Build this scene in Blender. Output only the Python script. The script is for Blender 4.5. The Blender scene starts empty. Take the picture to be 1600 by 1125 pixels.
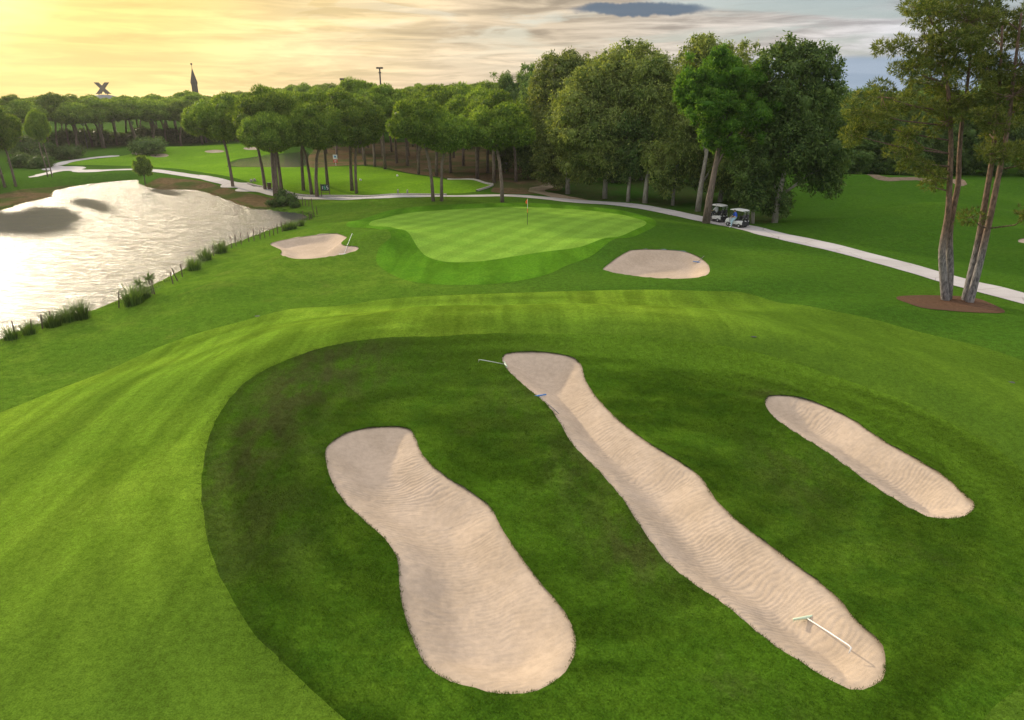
import bpy, bmesh, math, random
import numpy as np
from mathutils import Vector, Matrix
S = bpy.context.scene
C = S.collection
R = math.radians
# ---------------------------------------------------------------- camera, sky, sun, exposure
cam = bpy.data.cameras.new('camera'); camo = bpy.data.objects.new('camera', cam); C.objects.link(camo)
cam.sensor_width = 36; cam.lens = 24.75; cam.clip_end = 6000
camo.location = (0, 0, 12); camo.rotation_euler = (R(90-20.5), 0, 0)
S.camera = camo
SUN_AZ, SUN_EL = R(-40), R(15.5)          # clockwise from +Y, above the horizon
sunv = Vector((math.sin(SUN_AZ)*math.cos(SUN_EL), math.cos(SUN_AZ)*math.cos(SUN_EL), math.sin(SUN_EL)))
S.view_settings.view_transform = 'Standard'; S.view_settings.look = 'None'
S.view_settings.gamma = 1; S.view_settings.use_curve_mapping = False
S.view_settings.exposure = 0.6
sl = bpy.data.lights.new('sun', 'SUN'); sl.energy = 3.1; sl.angle = R(2.5); sl.color = (1, .85, .62)
so = bpy.data.objects.new('sun', sl); C.objects.link(so)
so.rotation_euler = (-sunv).to_track_quat('-Z', 'Y').to_euler()

class NT:
    """small node-graph helper"""
    def __init__(s, tree): s.t = tree; s.n = tree.nodes; s.l = tree.links
    def add(s, kind, **kw):
        n = s.n.new(kind)
        for k, v in kw.items(): setattr(n, k, v)
        return n
    def put(s, sock, v):
        if isinstance(v, bpy.types.NodeSocket): s.l.new(v, sock)
        elif v is not None:
            if isinstance(v, (tuple, list)) and len(v) == 3 and sock.type == 'RGBA': v = (*v, 1)
            sock.default_value = v
    def math(s, op, a, b=None, c=None, clamp=False):
        n = s.add('ShaderNodeMath', operation=op, use_clamp=clamp)
        s.put(n.inputs[0], a); s.put(n.inputs[1], b); s.put(n.inputs[2], c)
        return n.outputs[0]
    def vmath(s, op, a, b=None):
        n = s.add('ShaderNodeVectorMath', operation=op)
        s.put(n.inputs[0], a); s.put(n.inputs[1], b)
        return n.outputs['Value'] if op in ('DOT_PRODUCT', 'LENGTH') else n.outputs[0]
    def mix(s, f, a, b, mode='MIX'):
        n = s.add('ShaderNodeMix', data_type='RGBA', blend_type=mode)
        s.put(n.inputs[0], f); s.put(n.inputs[6], a); s.put(n.inputs[7], b)
        return n.outputs[2]
    def noise(s, vec, scale, detail=4, rough=.55, dist=0):
        n = s.add('ShaderNodeTexNoise')
        s.put(n.inputs['Vector'], vec); n.inputs['Scale'].default_value = scale
        n.inputs['Detail'].default_value = detail; n.inputs['Roughness'].default_value = rough; n.inputs['Distortion'].default_value = dist
        return n.outputs['Fac']
    def smooth(s, v, a, b, lo=0., hi=1.):
        n = s.add('ShaderNodeMapRange', interpolation_type='SMOOTHSTEP')
        s.put(n.inputs[0], v); n.inputs[1].default_value = a; n.inputs[2].default_value = b
        n.inputs[3].default_value = lo; n.inputs[4].default_value = hi
        return n.outputs[0]
    def ramp(s, v, stops):
        n = s.add('ShaderNodeValToRGB'); e = n.color_ramp.elements
        while len(e) < len(stops): e.new(.5)
        for k, (p, c) in zip(e, stops): k.position = p; k.color = (*c, 1)
        s.put(n.inputs[0], v); return n.outputs[0]
    def scale(s, vec, xyz, rot=0):
        n = s.add('ShaderNodeMapping'); s.put(n.inputs[0], vec)
        n.inputs['Scale'].default_value = xyz; n.inputs['Rotation'].default_value = (0, 0, rot)
        return n.outputs[0]

W = bpy.data.worlds.new('World'); S.world = W; W.use_nodes = True
def sky():
    w = NT(W.node_tree); w.n.clear()
    out = w.add('ShaderNodeOutputWorld'); bg = w.add('ShaderNodeBackground')
    tc = w.add('ShaderNodeTexCoord'); d = w.vmath('NORMALIZE', tc.outputs['Generated'])
    sk = w.add('ShaderNodeTexSky', sky_type='NISHITA'); sk.sun_disc = False
    sk.sun_elevation = SUN_EL; sk.sun_rotation = SUN_AZ; sk.air_density = 1.2; sk.dust_density = 2.0
    c = w.vmath('DOT_PRODUCT', d, tuple(sunv))
    cf = w.math('MULTIPLY_ADD', c, .5, .5)
    sep = w.add('ShaderNodeSeparateXYZ'); w.put(sep.inputs[0], d); z = sep.outputs[2]
    # thin evening cloud, gold round the sun and grey-lilac away from it (values x10 of the sky's 0.1 strength)
    cloud = w.ramp(cf, [(0, (.42,.44,.48)), (.5, (.42,.43,.46)), (.70, (.41,.405,.42)), (.80, (.50,.445,.385)), (.90, (.60,.475,.315)), (.95, (.72,.54,.25)), (.985, (.86,.59,.17)), (1, (1.,.86,.5))])
    p = w.scale(d, (2.2, 2.2, 17))
    n1 = w.noise(p, 2.3, 7, .58, .6)
    n2 = w.noise(w.scale(d, (3.2, 3.2, 38)), 2.2, 6, .6, .5)
    n3 = w.noise(w.scale(d, (1.2, 1.2, 9)), 3.1, 4, .5, .3)
    shade = w.math('MULTIPLY', w.smooth(n2, .36, .64, .62, 1.16), w.smooth(n3, .38, .62, .74, 1.12))
    shade = w.math('ADD', w.math('MULTIPLY', w.math('SUBTRACT', shade, 1.), w.smooth(c, .70, .97, 1., .45)), 1.)
    cloud = w.mix(1., cloud, w.mix(1., (10,10,10), shade, 'MULTIPLY'), 'MULTIPLY')
    cover = w.smooth(n1, .36, .56, .12, 1.)
    away = w.smooth(c, .62, .96)                       # cover is fuller round the sun
    cover = w.math('MAXIMUM', cover, away)
    blue = w.mix(.45, sk.outputs[0], (2.0, 2.9, 4.1))
    col = w.mix(cover, blue, cloud)
    # far cloud bank low over the horizon on the side away from the sun
    bank = w.math('MULTIPLY', w.smooth(w.math('MULTIPLY_ADD', n3, .03, z), .056, .066, 1, 0), w.smooth(c, .46, .64, 1, 0))
    col = w.mix(w.math('MULTIPLY', bank, .85), col, (2.0, 2.7, 3.6))
    # one dark lens-shaped cloud
    az = R(9.3); ld = Vector((math.sin(az), math.cos(az), 0)); rt = Vector((math.cos(az), -math.sin(az), 0))
    a = w.math('DIVIDE', w.vmath('DOT_PRODUCT', d, tuple(rt)), .092)
    b = w.math('DIVIDE', w.math('SUBTRACT', w.math('ADD', z, w.math('MULTIPLY', a, .0025)), w.math('MULTIPLY_ADD', w.noise(d, 26, 5, .65), .016, .0945)), .0085)
    rr = w.math('ADD', w.math('MULTIPLY', a, a), w.math('MULTIPLY', b, b))
    m = w.math('MULTIPLY', w.smooth(rr, .45, 1.15, 1, 0), w.math('GREATER_THAN', w.vmath('DOT_PRODUCT', d, tuple(ld)), 0))
    col = w.mix(w.math('MULTIPLY', m, .95), col, (.8, 1.15, 1.6))
    # cloud above the view turned silver to whiten the pond's reflection
    col = w.mix(w.smooth(z, .12, .42, 0, .75), col, (5.2, 5.1, 5.2))
    # sky above view brightened to lift tree shade; aureole added round the veiled sun
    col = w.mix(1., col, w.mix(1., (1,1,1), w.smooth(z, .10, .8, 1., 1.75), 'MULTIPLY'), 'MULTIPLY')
    aur = w.math('POWER', w.math('MAXIMUM', c, 0.), 70.)  # glow added to brighten the pond's reflection
    col = w.mix(1., col, w.mix(1., (9, 7.2, 4.4), aur, 'MULTIPLY'), 'ADD')
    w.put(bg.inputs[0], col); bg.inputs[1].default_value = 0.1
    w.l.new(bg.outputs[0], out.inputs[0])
sky()
# ---------------------------------------------------------------- survey of the course (metres, x east, y north)
L = {'aleppo': [('a1', (27.22, 42.66, 0.01),
             [(-4.59, 0, 15.01, 1.78, 0.98), (-6.16, -0.5, 14.5, 1.07, 0.63), (-2.68, 0.5, 15.7, 2.12, 1.29), (-4.2, -0.5, 13.49, 1.53, 0.89), (-2.23, 0, 13.97, 1.71, 1.2), (-6.57, -1, 11.96, 1.44, 0.73),
              (-7.59, -1, 11.3, 1.06, 0.59), (-6.19, 0, 10.59, 1.4, 0.64), (-4.21, 0.6, 11.48, 1.42, 0.69), (-7.24, 0, 9.85, 0.78, 0.45), (-4.25, -0.5, 8.75, 0.84, 0.67), (-3.67, 0, 9.78, 0.93, 0.75),
              (-2.18, 0.7, 12.65, 1.58, 0.92), (-1.62, -0.6, 12.03, 1.38, 0.96), (-3.84, 0, 16.48, 1.71, 0.83), (-5.55, 0, 16.29, 1.09, 0.53), (-2.97, 0, 17.29, 1.78, 0.83), (-2.05, 0, 7.36, 0.62, 0.45),
              (-2.52, -0.5, 10.67, 1.15, 0.67), (-3.15, 0, 7.98, 0.54, 0.45), (-5.43, 0.8, 13.4, 0.87, 0.46)]),
            ('a2', (28.4, 42.29, -0.0),
             [(-1.28, 1, 15.72, 1.73, 1.37), (0.02, 0.5, 13.72, 1.48, 1.36), (-1.35, 1, 13.74, 1.34, 1.15), (-0.68, 0, 12.04, 1.69, 1.04), (-2.1, -0.5, 10.62, 1.44, 0.63), (0.54, 0, 10.33, 1.31, 1.04),
              (-1.94, 0.5, 17.09, 1.79, 0.98), (-2.6, 0, 11.29, 1.0, 0.52), (1.16, 1, 15.23, 1.57, 1.53), (1.3, 0, 12.04, 1.38, 1.34), (1.3, -0.5, 5.71, 0.57, 0.33), (-1.57, -0.5, 5.41, 0.38, 0.22),
              (0.08, 0.5, 9.03, 1.01, 0.45), (1.65, 0, 8.57, 1.15, 0.9), (-1.83, 0, 9.21, 0.69, 0.37), (0.67, 0, 17.04, 1.54, 1.12)])],
 'apron': [(-16.16, 68.68), (-14.88, 77.57), (-11.76, 81.81), (-4.55, 84.67), (4.59, 85.34), (11.69, 81.34), (14.41, 74.27), (14.05, 68.97), (11.55, 63.41), (6.92, 55.86), (4.37, 52.6), (2.28, 49.06), (-0.88, 46.9),
           (-4.35, 46.57), (-7.13, 47.87), (-9.18, 50.79), (-10.53, 53.87), (-10.88, 57.09), (-10.38, 58.61), (-10.37, 60.01), (-12.53, 65.77)],
 'bank_brown': [(-54.51, 108.11), (-57.01, 111.28), (-56.63, 116.42), (-51.5, 114.08), (-45.59, 109.33), (-39.85, 102.9), (-36.89, 99.68), (-32.77, 96.52), (-30.25, 93.88), (-29.97, 87.82), (-30.69, 85.3),
                (-34.74, 90.08), (-39.94, 96.53), (-45.59, 102.39)],
 'bank_left': [(-60.74, 76.25), (-70.7, 91.74), (-71.49, 100.23), (-69.55, 105.75), (-68.06, 111.28), (-65.24, 113.35), (-61.26, 116.42), (-56.88, 110.62), (-59.83, 110.62), (-62.38, 108.11), (-64.01, 104.61),
               (-64.63, 101.3), (-62.1, 96.53), (-61.77, 90.65), (-60.71, 84.32)],
 'bins': [(-34.78, 103.24)],
 'board': (-25.47, 98.03),
 'bollards': [(-15.02, 94.61), (-13.64, 93.76)],
 'bunkers': {'b1': [(-6.55, 21.99), (-6.48, 22.82), (-6.03, 23.71), (-5.14, 24.3), (-4.02, 24.36), (-3.58, 23.54), (-3.2, 22.36), (-2.4, 21.11), (-1.46, 20.05), (-0.7, 19.06), (-0.29, 17.84), (0.27, 16.44),
                    (0.84, 15.21), (1.31, 14.23), (1.49, 13.56), (1.48, 12.93), (1.26, 12.35), (0.87, 11.92), (0.34, 11.66), (-0.27, 11.64), (-0.9, 11.8), (-1.48, 12.06), (-1.94, 12.43), (-2.28, 13.11), (-2.58, 13.86),
                    (-2.89, 14.91), (-3.12, 16.1), (-3.41, 16.82), (-3.94, 17.57), (-4.66, 18.35), (-5.32, 19.17), (-6.02, 20.43)],
             'b2': [(-0.45, 31.2), (0.0, 31.59), (1.53, 31.64), (2.73, 31.3), (3.21, 30.5), (3.29, 29.12), (3.64, 27.21), (4.19, 25.37), (4.99, 23.44), (5.86, 21.97), (6.36, 20.85), (6.47, 19.63), (6.81, 18.35),
                    (7.35, 17.11), (7.86, 16.02), (8.28, 14.96), (8.45, 13.89), (8.63, 13.14), (8.5, 12.63), (8.16, 12.03), (7.67, 11.75), (7.26, 11.75), (6.91, 12.07), (6.41, 12.63), (5.92, 13.34), (5.45, 14.35),
                    (4.86, 15.21), (4.25, 16.3), (3.83, 18.01), (3.49, 19.63), (2.96, 21.29), (2.24, 23.18), (1.78, 25.37), (1.34, 26.89), (0.42, 28.79), (-0.3, 30.27)],
             'b3': [(10.52, 26.84), (10.95, 27.32), (11.84, 27.18), (12.62, 26.44), (13.33, 25.11), (13.76, 23.4), (14.26, 22.11), (14.63, 20.79), (14.56, 19.61), (14.51, 19.05), (13.91, 18.52), (13.2, 18.31),
                    (12.58, 18.59), (12.11, 19.63), (11.74, 21.06), (11.33, 22.66), (10.75, 24.2), (10.4, 25.7)],
             'b4': [(-22.11, 63.97), (-21.69, 65.46), (-20.14, 66.21), (-17.3, 66.07), (-15.93, 65.1), (-14.56, 61.91), (-14.49, 59.39), (-13.9, 58.19), (-12.87, 57.64), (-12.51, 57.15), (-12.74, 56.42), (-14.03, 54.84),
                    (-15.91, 53.78), (-17.44, 54.25), (-18.7, 56.17), (-19.83, 60.05), (-20.9, 62.0)],
             'b5': [(6.73, 51.2), (7.93, 54.11), (9.26, 55.79), (10.16, 56.29), (13.26, 57.14), (14.53, 56.27), (14.91, 53.32), (14.37, 50.18), (13.37, 47.94), (11.49, 47.67), (9.54, 48.36), (7.67, 49.81)],
             'f1': [(-71.96, 153.4), (-71.65, 152.09), (-71.95, 151.14), (-72.79, 150.79), (-73.95, 151.17), (-75.15, 152.18), (-76.05, 153.53), (-76.41, 154.87), (-76.11, 155.83), (-75.22, 156.13), (-74.01, 155.72),
                    (-72.82, 154.71)],
             'f2': [(-78.23, 157.0), (-78.01, 156.06), (-78.3, 155.42), (-79.03, 155.24), (-80.01, 155.57), (-81.0, 156.35), (-81.74, 157.4), (-82.03, 158.44), (-81.77, 159.16), (-81.01, 159.32), (-79.96, 158.88),
                    (-78.94, 158.03)],
             'f3': [(-62.22, 158.58), (-62.05, 157.35), (-62.5, 156.42), (-63.45, 156.04), (-64.63, 156.27), (-65.75, 157.08), (-66.51, 158.25), (-66.72, 159.52), (-66.31, 160.55), (-65.37, 161.02), (-64.14, 160.74),
                    (-62.98, 159.83)],
             'f4': [(-57.51, 166.48), (-57.06, 164.43), (-57.23, 163.07), (-57.87, 162.48), (-58.79, 162.68), (-59.76, 163.66), (-60.6, 165.4), (-61.27, 167.92), (-61.86, 171.37), (-62.0, 174.31), (-60.48, 172.55),
                    (-58.67, 169.21)],
             'f5': [(46.01, 61.01), (45.46, 60.41), (44.76, 59.92), (44.09, 59.67), (43.61, 59.7), (43.43, 59.98), (43.62, 60.47), (44.19, 61.14), (45.03, 61.82), (45.78, 62.15), (46.2, 62.02), (46.28, 61.6)]},
 'bushes': [(-29.75, 88.87, 1.0), (-28.3, 89.34, 1.7), (-26.84, 87.65, 0.9)],
 'carts': [(20.89, 72.56), (22.0, 69.14)],
 'divots': [(11.7, 32.27), (21.38, 27.89), (-14.64, 38.78)],
 'euc_floor': [(5.22, 97.73), (8.17, 91.47), (12.67, 88.5), (16.59, 84.08), (20.51, 75.8), (24.4, 70.94), (27.29, 72.76), (31.94, 81.77), (38.25, 99.98), (38.29, 117.04), (26.97, 122.19), (10.35, 117.07)],
 'eucs': [('e1', (11.77, 90.87, 0.0),
           [(-3.61, 0, 11.0, 3.47, 3.04), (-0.5, 1, 13.69, 3.84, 2.59), (2.67, 2, 15.16, 3.55, 2.62), (-2.42, -1, 7.56, 4.09, 3.01), (2.6, 0, 11.0, 4.79, 3.85), (0.64, -2, 6.13, 3.64, 2.51), (4.42, 0, 6.91, 3.3, 3.21),
            (-5.33, 0, 8.41, 1.98, 2.4), (-3.39, 0, 4.24, 2.97, 1.92), (3.74, 2, 16.74, 2.2, 1.47)]),
          ('e2', (7.39, 95.27, 0.0),
           [(-0.69, 4, 14.29, 3.79, 2.8), (-2.15, 4, 12.1, 2.89, 2.98), (-1.62, 3, 8.12, 2.86, 3.47), (1.46, 5, 15.41, 2.37, 1.77), (-1.18, 3, 4.02, 3.39, 2.95), (0.1, 4, 15.99, 1.99, 1.4), (2.91, 5, 15.1, 1.82, 1.95)]),
          ('e3', (14.16, 87.36, 0.0), [(-0.57, 1, 4.45, 2.73, 2.03), (1.15, 0, 5.28, 2.38, 2.31), (0.01, 1, 7.78, 3.21, 2.34)]),
          ('e4', (15.9, 85.7, 0.0), [(1.62, 3, 12.09, 3.71, 3.6), (-0.08, 3, 14.88, 2.74, 2.03), (2.47, 2, 8.18, 3.35, 3.56), (1.64, 3, 14.74, 2.1, 1.56), (0.83, 1, 4.96, 2.36, 1.99)]),
          ('e5', (18.93, 84.1, 0.0), [(-0.48, 0, 5.17, 3.06, 2.52), (-0.8, -1, 2.77, 1.66, 1.32), (1.21, 0, 6.94, 2.75, 2.52), (0.22, 1, 10.03, 2.79, 3.0)]),
          ('e6', (20.75, 79.56, 0.02),
           [(0.64, 3, 16.07, 2.85, 1.89), (3.33, 3, 15.43, 2.55, 2.04), (-0.95, 3, 14.53, 1.95, 2.18), (2.67, 4, 12.59, 4.25, 3.39), (-0.15, 3, 17.08, 1.35, 1.16), (4.44, 3, 13.04, 2.55, 2.62),
            (0.19, 4, 8.68, 2.89, 3.24), (3.37, 4, 5.9, 3.95, 3.39)]),
          ('e7', (25.34, 87.36, 0.0), [(1.28, 0, 6.74, 4.13, 3.54), (0.05, 0, 4.02, 3.65, 2.31), (2.81, 0, 3.42, 2.86, 2.62)]),
          ('e8', (26.55, 71.58, 0.07),
           [(-1.56, 0, 14.7, 2.08, 2.02), (0.77, 0, 14.37, 2.6, 2.02), (2.85, 0, 12.57, 1.95, 2.52), (0.03, 0, 11.43, 3.38, 2.9), (3.31, 0, 8.81, 2.73, 3.16), (-0.27, 0, 7.8, 3.38, 2.9), (5.02, 0, 5.82, 1.43, 2.4),
            (3.39, 0, 4.16, 2.08, 1.64), (-0.84, 1, 4.18, 2.77, 2.3), (-1.9, 2, 10.23, 2.27, 3.63), (-0.54, 0, 16.02, 1.3, 1.01), (0.09, 0.5, 1.59, 1.7, 0.89), (1.09, 0, 15.47, 1.04, 0.88)]),
          ('e9', (24.27, 71.32, 0.04), [(-0.78, 0, 4.34, 1.95, 2.14), (-0.22, -0.5, 2.55, 1.16, 1.12), (-1.24, 0, 6.17, 1.69, 1.51)])],
 'fairway': [(-22.51, 26.0), (-21.75, 27.23), (-20.6, 29.89), (-19.66, 33.73), (-17.49, 36.5), (-14.65, 38.57), (-11.73, 41.43), (-8.19, 43.56), (-4.15, 44.24), (1.26, 44.75), (8.47, 45.21), (12.61, 44.85),
             (15.64, 43.83), (17.76, 39.16), (20.48, 37.11), (22.55, 34.54), (24.11, 31.02), (26.02, 27.38), (30, 20), (24, 4), (-24, 4), (-22, 14)],
 'flag': (1.46, 67.19),
 'forest_floor': [(-36.66, 131.32), (-43.88, 158.25), (-46.86, 192.21), (-27.77, 199.51), (8.38, 192.4), (7.65, 107.8), (4.37, 98.23), (2.53, 94.57), (-2.57, 96.1), (-2.5, 100.73), (-4.35, 102.3), (-9.95, 112.42),
                  (-17.33, 122.72), (-24.62, 133.19), (-30.76, 134.45)],
 'green': [(-13.87, 68.43), (-12.37, 76.28), (-7.13, 79.34), (0.0, 81.61), (7.29, 81.19), (11.17, 77.51), (13.11, 72.59), (13.22, 69.56), (11.24, 65.08), (6.87, 57.83), (2.59, 56.36), (-1.0, 54.05), (-2.95, 53.22),
           (-4.93, 53.44), (-6.6, 55.12), (-7.63, 57.43), (-8.45, 59.72), (-9.51, 62.7), (-11.47, 66.6)],
 'lamps': [(-100.89, 174.41), (-94.65, 184.71)],
 'left_pines': [[-74.06, 105.17, -0.42, 11.51, 1.74], [-72.84, 105.75, -0.39, 10.97, 2.43], [-74.15, 115.61, -0.05, 10.31, 1.09], [-73.44, 115.61, -0.05, 9.75, 2.03], [-74.47, 101.3, -0.58, 11.38, 0.83]],
 'lone_pine': ('p1', (19.58, 71.42, 0.09),
               [(0.01, 0, 13.56, 3.64, 2.02), (-2.31, 0, 12.55, 1.95, 1.76), (2.23, 0, 12.66, 2.21, 2.02), (-1.05, -1, 11.3, 2.69, 1.24), (2.72, -1, 9.94, 2.69, 1.74), (5.02, 0, 9.79, 1.56, 1.76),
                (-0.71, -0.6, 8.88, 1.55, 1.62), (1.39, -0.6, 7.59, 1.55, 1.0), (-3.18, 0, 12.09, 1.04, 1.13)]),
 'markers': [(-22.76, 108.65), (-18.52, 117.01)],
 'mulch': [(24.22, 42.96), (25.93, 43.86), (27.96, 43.8), (29.57, 43.08), (29.23, 40.1), (27.65, 39.44), (25.35, 39.39), (23.76, 39.95)],
 'notice': (-32.39, 133.81),
 'path': [(34.1, 39.04), (32.52, 43.24), (30.95, 47.43), (29.14, 52.55), (26.9, 58.71), (23.77, 65.33), (22.73, 68.65), (19.98, 73.77), (16.1, 81.46), (12.32, 85.96), (7.92, 88.49), (3.26, 91.13), (-1.65, 92.6),
          (-8.12, 90.92), (-15.97, 89.36), (-24.0, 95.88), (-29.47, 97.04), (-33.49, 100.16), (-36.98, 103.36), (-41.03, 107.44), (-47.32, 113.71), (-54.1, 120.09), (-61.97, 125.46), (-68.68, 127.74), (-73.03, 125.46),
          (-79.51, 128.91), (-84.52, 133.76)],
 'path_far': [(56.69, 121.13), (53.74, 106.63), (57.11, 105.77), (60.5, 105.01), (57.77, 92.97)],
 'path_left': [(-78.69, 126.59), (-77.55, 121.13), (-76.71, 115.61)],
 'path_spur': [(-85.1, 136.28), (-86.92, 141.36), (-87.24, 146.22), (-86.42, 150.57), (-83.41, 153.17)],
 'pines': [[-41.17, 106.27, -0.36, 13.06, -0.53], [-35.43, 103.28, -0.46, 13.38, 0.19], [-32.24, 97.57, -0.71, 12.81, -0.57], [-31.32, 96.0, -0.76, 12.09, 1.16], [-32.44, 101.13, -0.56, 13.62, 1.56],
           [-29.83, 102.83, -0.41, 13.65, 0.37], [-27.91, 100.02, -0.59, 13.32, 0.73], [-26.69, 98.04, -0.69, 12.79, 0.99], [-26.83, 104.9, -0.11, 13.63, 0.62], [-22.62, 101.66, -0.36, 13.43, 0.63],
           [-21.46, 99.05, -0.47, 12.57, 1.9], [-26.97, 133.82, 0.0, 14.46, 0.49], [-24.97, 132.56, 0.0, 14.02, 0.73], [-22.49, 128.92, 0.0, 13.66, 0.64], [-9.51, 86.39, 0.14, 12.08, -0.19],
           [-8.51, 86.46, 0.13, 11.26, 0.76], [-1.16, 86.06, 0.03, 12.05, -0.01], [-5.36, 112.16, 0.02, 13.42, -0.15], [-2.53, 101.97, 0.67, 12.4, -0.06], [0.57, 106.99, 0.2, 11.73, 0.52],
           [3.62, 117.07, 0.0, 12.11, 0.17], [-10.35, 122.19, 0.0, 13.86, 0.42], [-12.21, 117.02, 0.01, 13.4, 0.31], [-15.49, 120.08, 0.0, 13.07, 0.0], [-19.2, 133.83, 0.0, 14.25, 0.74],
           [-22.0, 139.08, 0.0, 14.56, 0.83], [-8.95, 133.83, 0.0, 14.67, 0.35], [-4.1, 122.19, 0.0, 13.67, -0.25]],
 'pond': [(-29.32, 32.59), (-29.12, 37.91), (-28.76, 40.79), (-27.01, 43.95), (-26.29, 49.32), (-26.14, 55.34), (-26.52, 62.87), (-25.68, 68.7), (-24.86, 74.06), (-23.57, 78.52), (-23.29, 81.17), (-24.81, 83.99),
          (-27.84, 85.98), (-31.09, 88.06), (-32.04, 88.06), (-35.86, 93.1), (-41.63, 100.74), (-46.47, 106.54), (-50.61, 107.31), (-52.52, 107.31), (-56.58, 111.32), (-59.91, 115.63), (-62.32, 120.27), (-64.49, 119.31),
          (-66.68, 115.63), (-67.57, 110.49), (-67.44, 105.78), (-63.9, 99.39), (-63.38, 93.1), (-62.22, 86.49), (-59.82, 76.84), (-53.35, 60.42), (-45.97, 46.09)],
 'pond_far': [(-51.78, 133.76), (-54.5, 143.36), (-54.0, 156.11), (-50.57, 165.25), (-47.32, 169.21), (-42.88, 154.4), (-38.01, 132.49), (-42.75, 131.25), (-47.94, 131.87)],
 'posts': [(-28.31, 38.09, 0), (-27.85, 38.8, 0.1), (-27.95, 39.91, -0.12), (-27.77, 40.54, -0.05), (-25.54, 44.04, -0.15), (-24.14, 46.1, -0.1), (-24.85, 50.3, -0.1), (-24.97, 51.29, -0.3), (-25.19, 52.64, 0),
           (-25.76, 60.12, 0), (-25.77, 61.43, 0), (-25.78, 62.79, -0.05), (-25.41, 63.34, 0), (-25.32, 64.19, 0), (-25.16, 65.06, 0), (-24.86, 66.24, 0.05), (-24.56, 66.8, -0.08), (-24.21, 67.48, 0), (-23.9, 67.97, 0),
           (-23.66, 68.67, 0), (-23.42, 69.19, 0), (-23.35, 70.19, 0), (-23.25, 71.32, 0), (-23.27, 72.66, 0), (-23.04, 73.44, 0), (-23.19, 78.77, 0), (-22.52, 78.94, 0), (-22.47, 79.55, 0), (-22.65, 81.31, 0),
           (-22.69, 82.76, 0), (-24.43, 87.17, 0), (-24.97, 87.72, 0), (-25.44, 88.01, 0), (-26.0, 88.58, 0), (-27.15, 89.82, 0), (-27.91, 90.77, 0)],
 'rakes': {'r1': [(7.44, 14.42), (7.83, 12.87)], 'r2': [(-0.3, 30.55), (-1.54, 30.3)], 'r3': [(1.15, 27.59), (1.88, 25.79)], 'r4': [(-13.67, 56.66), (-13.68, 60.27)], 'r5': [(14.43, 53.96), (15.15, 54.85)]},
 'reeds': [(-28.48, 37.97, 0.9), (-28.07, 38.92, 0.9), (-27.65, 40.41, 1.1), (-27.31, 41.41, 1.05), (-26.86, 42.0, 1.3), (-24.69, 44.29, 1.45), (-24.54, 45.37, 1.1), (-25.27, 55.03, 1.2), (-25.86, 58.6, 1.2),
           (-25.66, 61.43, 1.3), (-22.61, 72.69, 1.1), (-22.37, 74.87, 0.85), (-23.18, 72.38, 0.9)],
 'rough_island': [(-3.11, 10.71), (-4.62, 11.97), (-6.26, 13.5), (-7.77, 15.47), (-9.13, 17.93), (-10.08, 20.32), (-10.87, 23.29), (-10.97, 26.21), (-10.27, 28.53), (-8.37, 31.05), (-5.59, 32.37), (-1.58, 33.11),
                  (3.18, 33.16), (7.8, 32.47), (11.36, 30.91), (14.02, 28.63), (15.95, 25.89), (17.05, 23.42), (17.38, 21.07), (16.75, 18.67), (14.88, 15.61), (12.98, 13.45), (11.25, 12.03), (9.48, 10.81), (8.5, 9.6),
                  (4, 8.6), (-1, 8.8)],
 'skyline': {'dome': (-282.4, 12.51), 'mast': (-57.38, 24.0), 'small': (-78.34, 19.54), 'spire': (-176.53, 17.41), 'spire_top': (-174.72, 28.9), 'x': (-282.19, 17.88)},
 'stems1': [[(27.25, 42.66, -0.15), (26.7, 42.66, 1.65), (26.28, 42.66, 3.25), (26.17, 42.66, 5.38), (25.84, 42.66, 7.44), (25.44, 42.66, 9.61), (24.77, 42.66, 12.04), (24.04, 42.66, 14.05), (23.42, 42.66, 15.98)],
            [(27.56, 43.01, -0.25), (27.28, 43.01, 1.77), (26.72, 43.01, 4.17), (26.63, 43.01, 5.83), (26.61, 43.01, 7.11), (26.3, 43.01, 8.87), (26.05, 43.01, 10.65), (25.91, 43.01, 12.72), (25.6, 43.01, 15.05)]],
 'stems2': [[(28.47, 42.74, -0.01), (28.45, 42.74, 2.04), (28.42, 42.74, 4.02), (28.27, 42.74, 6.32), (28.12, 42.74, 8.53), (27.92, 42.74, 10.31), (27.56, 42.74, 12.72), (26.98, 42.74, 15.67)],
            [(28.45, 42.29, -0.21), (28.5, 42.29, 1.46), (28.52, 42.29, 3.72), (28.46, 42.29, 6.38), (28.37, 42.29, 8.92), (28.22, 42.29, 11.02), (27.88, 42.29, 13.7), (27.59, 42.29, 16.26)]],
 'stones': [(-39.89, 110.53), (-39.62, 111.19), (-31.87, 100.12), (-31.66, 100.61), (-31.0, 99.6)],
 'tee': [(-50.65, 131.31), (-41.44, 130.71), (-37.58, 131.32), (-30.34, 132.56), (-24.29, 131.33), (-17.11, 121.12), (-9.79, 110.53), (-4.33, 101.83), (-2.67, 100.33), (-4.75, 96.91), (-8.47, 94.97), (-17.03, 95.44),
         (-24.73, 98.98), (-31.53, 101.1), (-36.08, 105.43), (-40.91, 111.23), (-48.4, 119.09), (-55.81, 126.6), (-65.92, 133.75), (-74.82, 134.99), (-83.3, 136.27), (-86.55, 145.02), (-83.67, 150.36), (-81.3, 157.64),
         (-84.65, 179.81), (-76.4, 186.57), (-66.88, 192.03), (-52.64, 167.59), (-50.1, 159.2), (-53.74, 153.47), (-55.63, 146.09), (-52.63, 135.02)],
 'trail': [(8.37, 89.07), (5.83, 93.34), (3.87, 96.44), (3.34, 98.65), (4.49, 101.13), (6.76, 105.8)],
 'walker': (-78.88, 189.48),
 'young': [-57.27, 112.64, -0.13, 4.13, 0.75],
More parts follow.
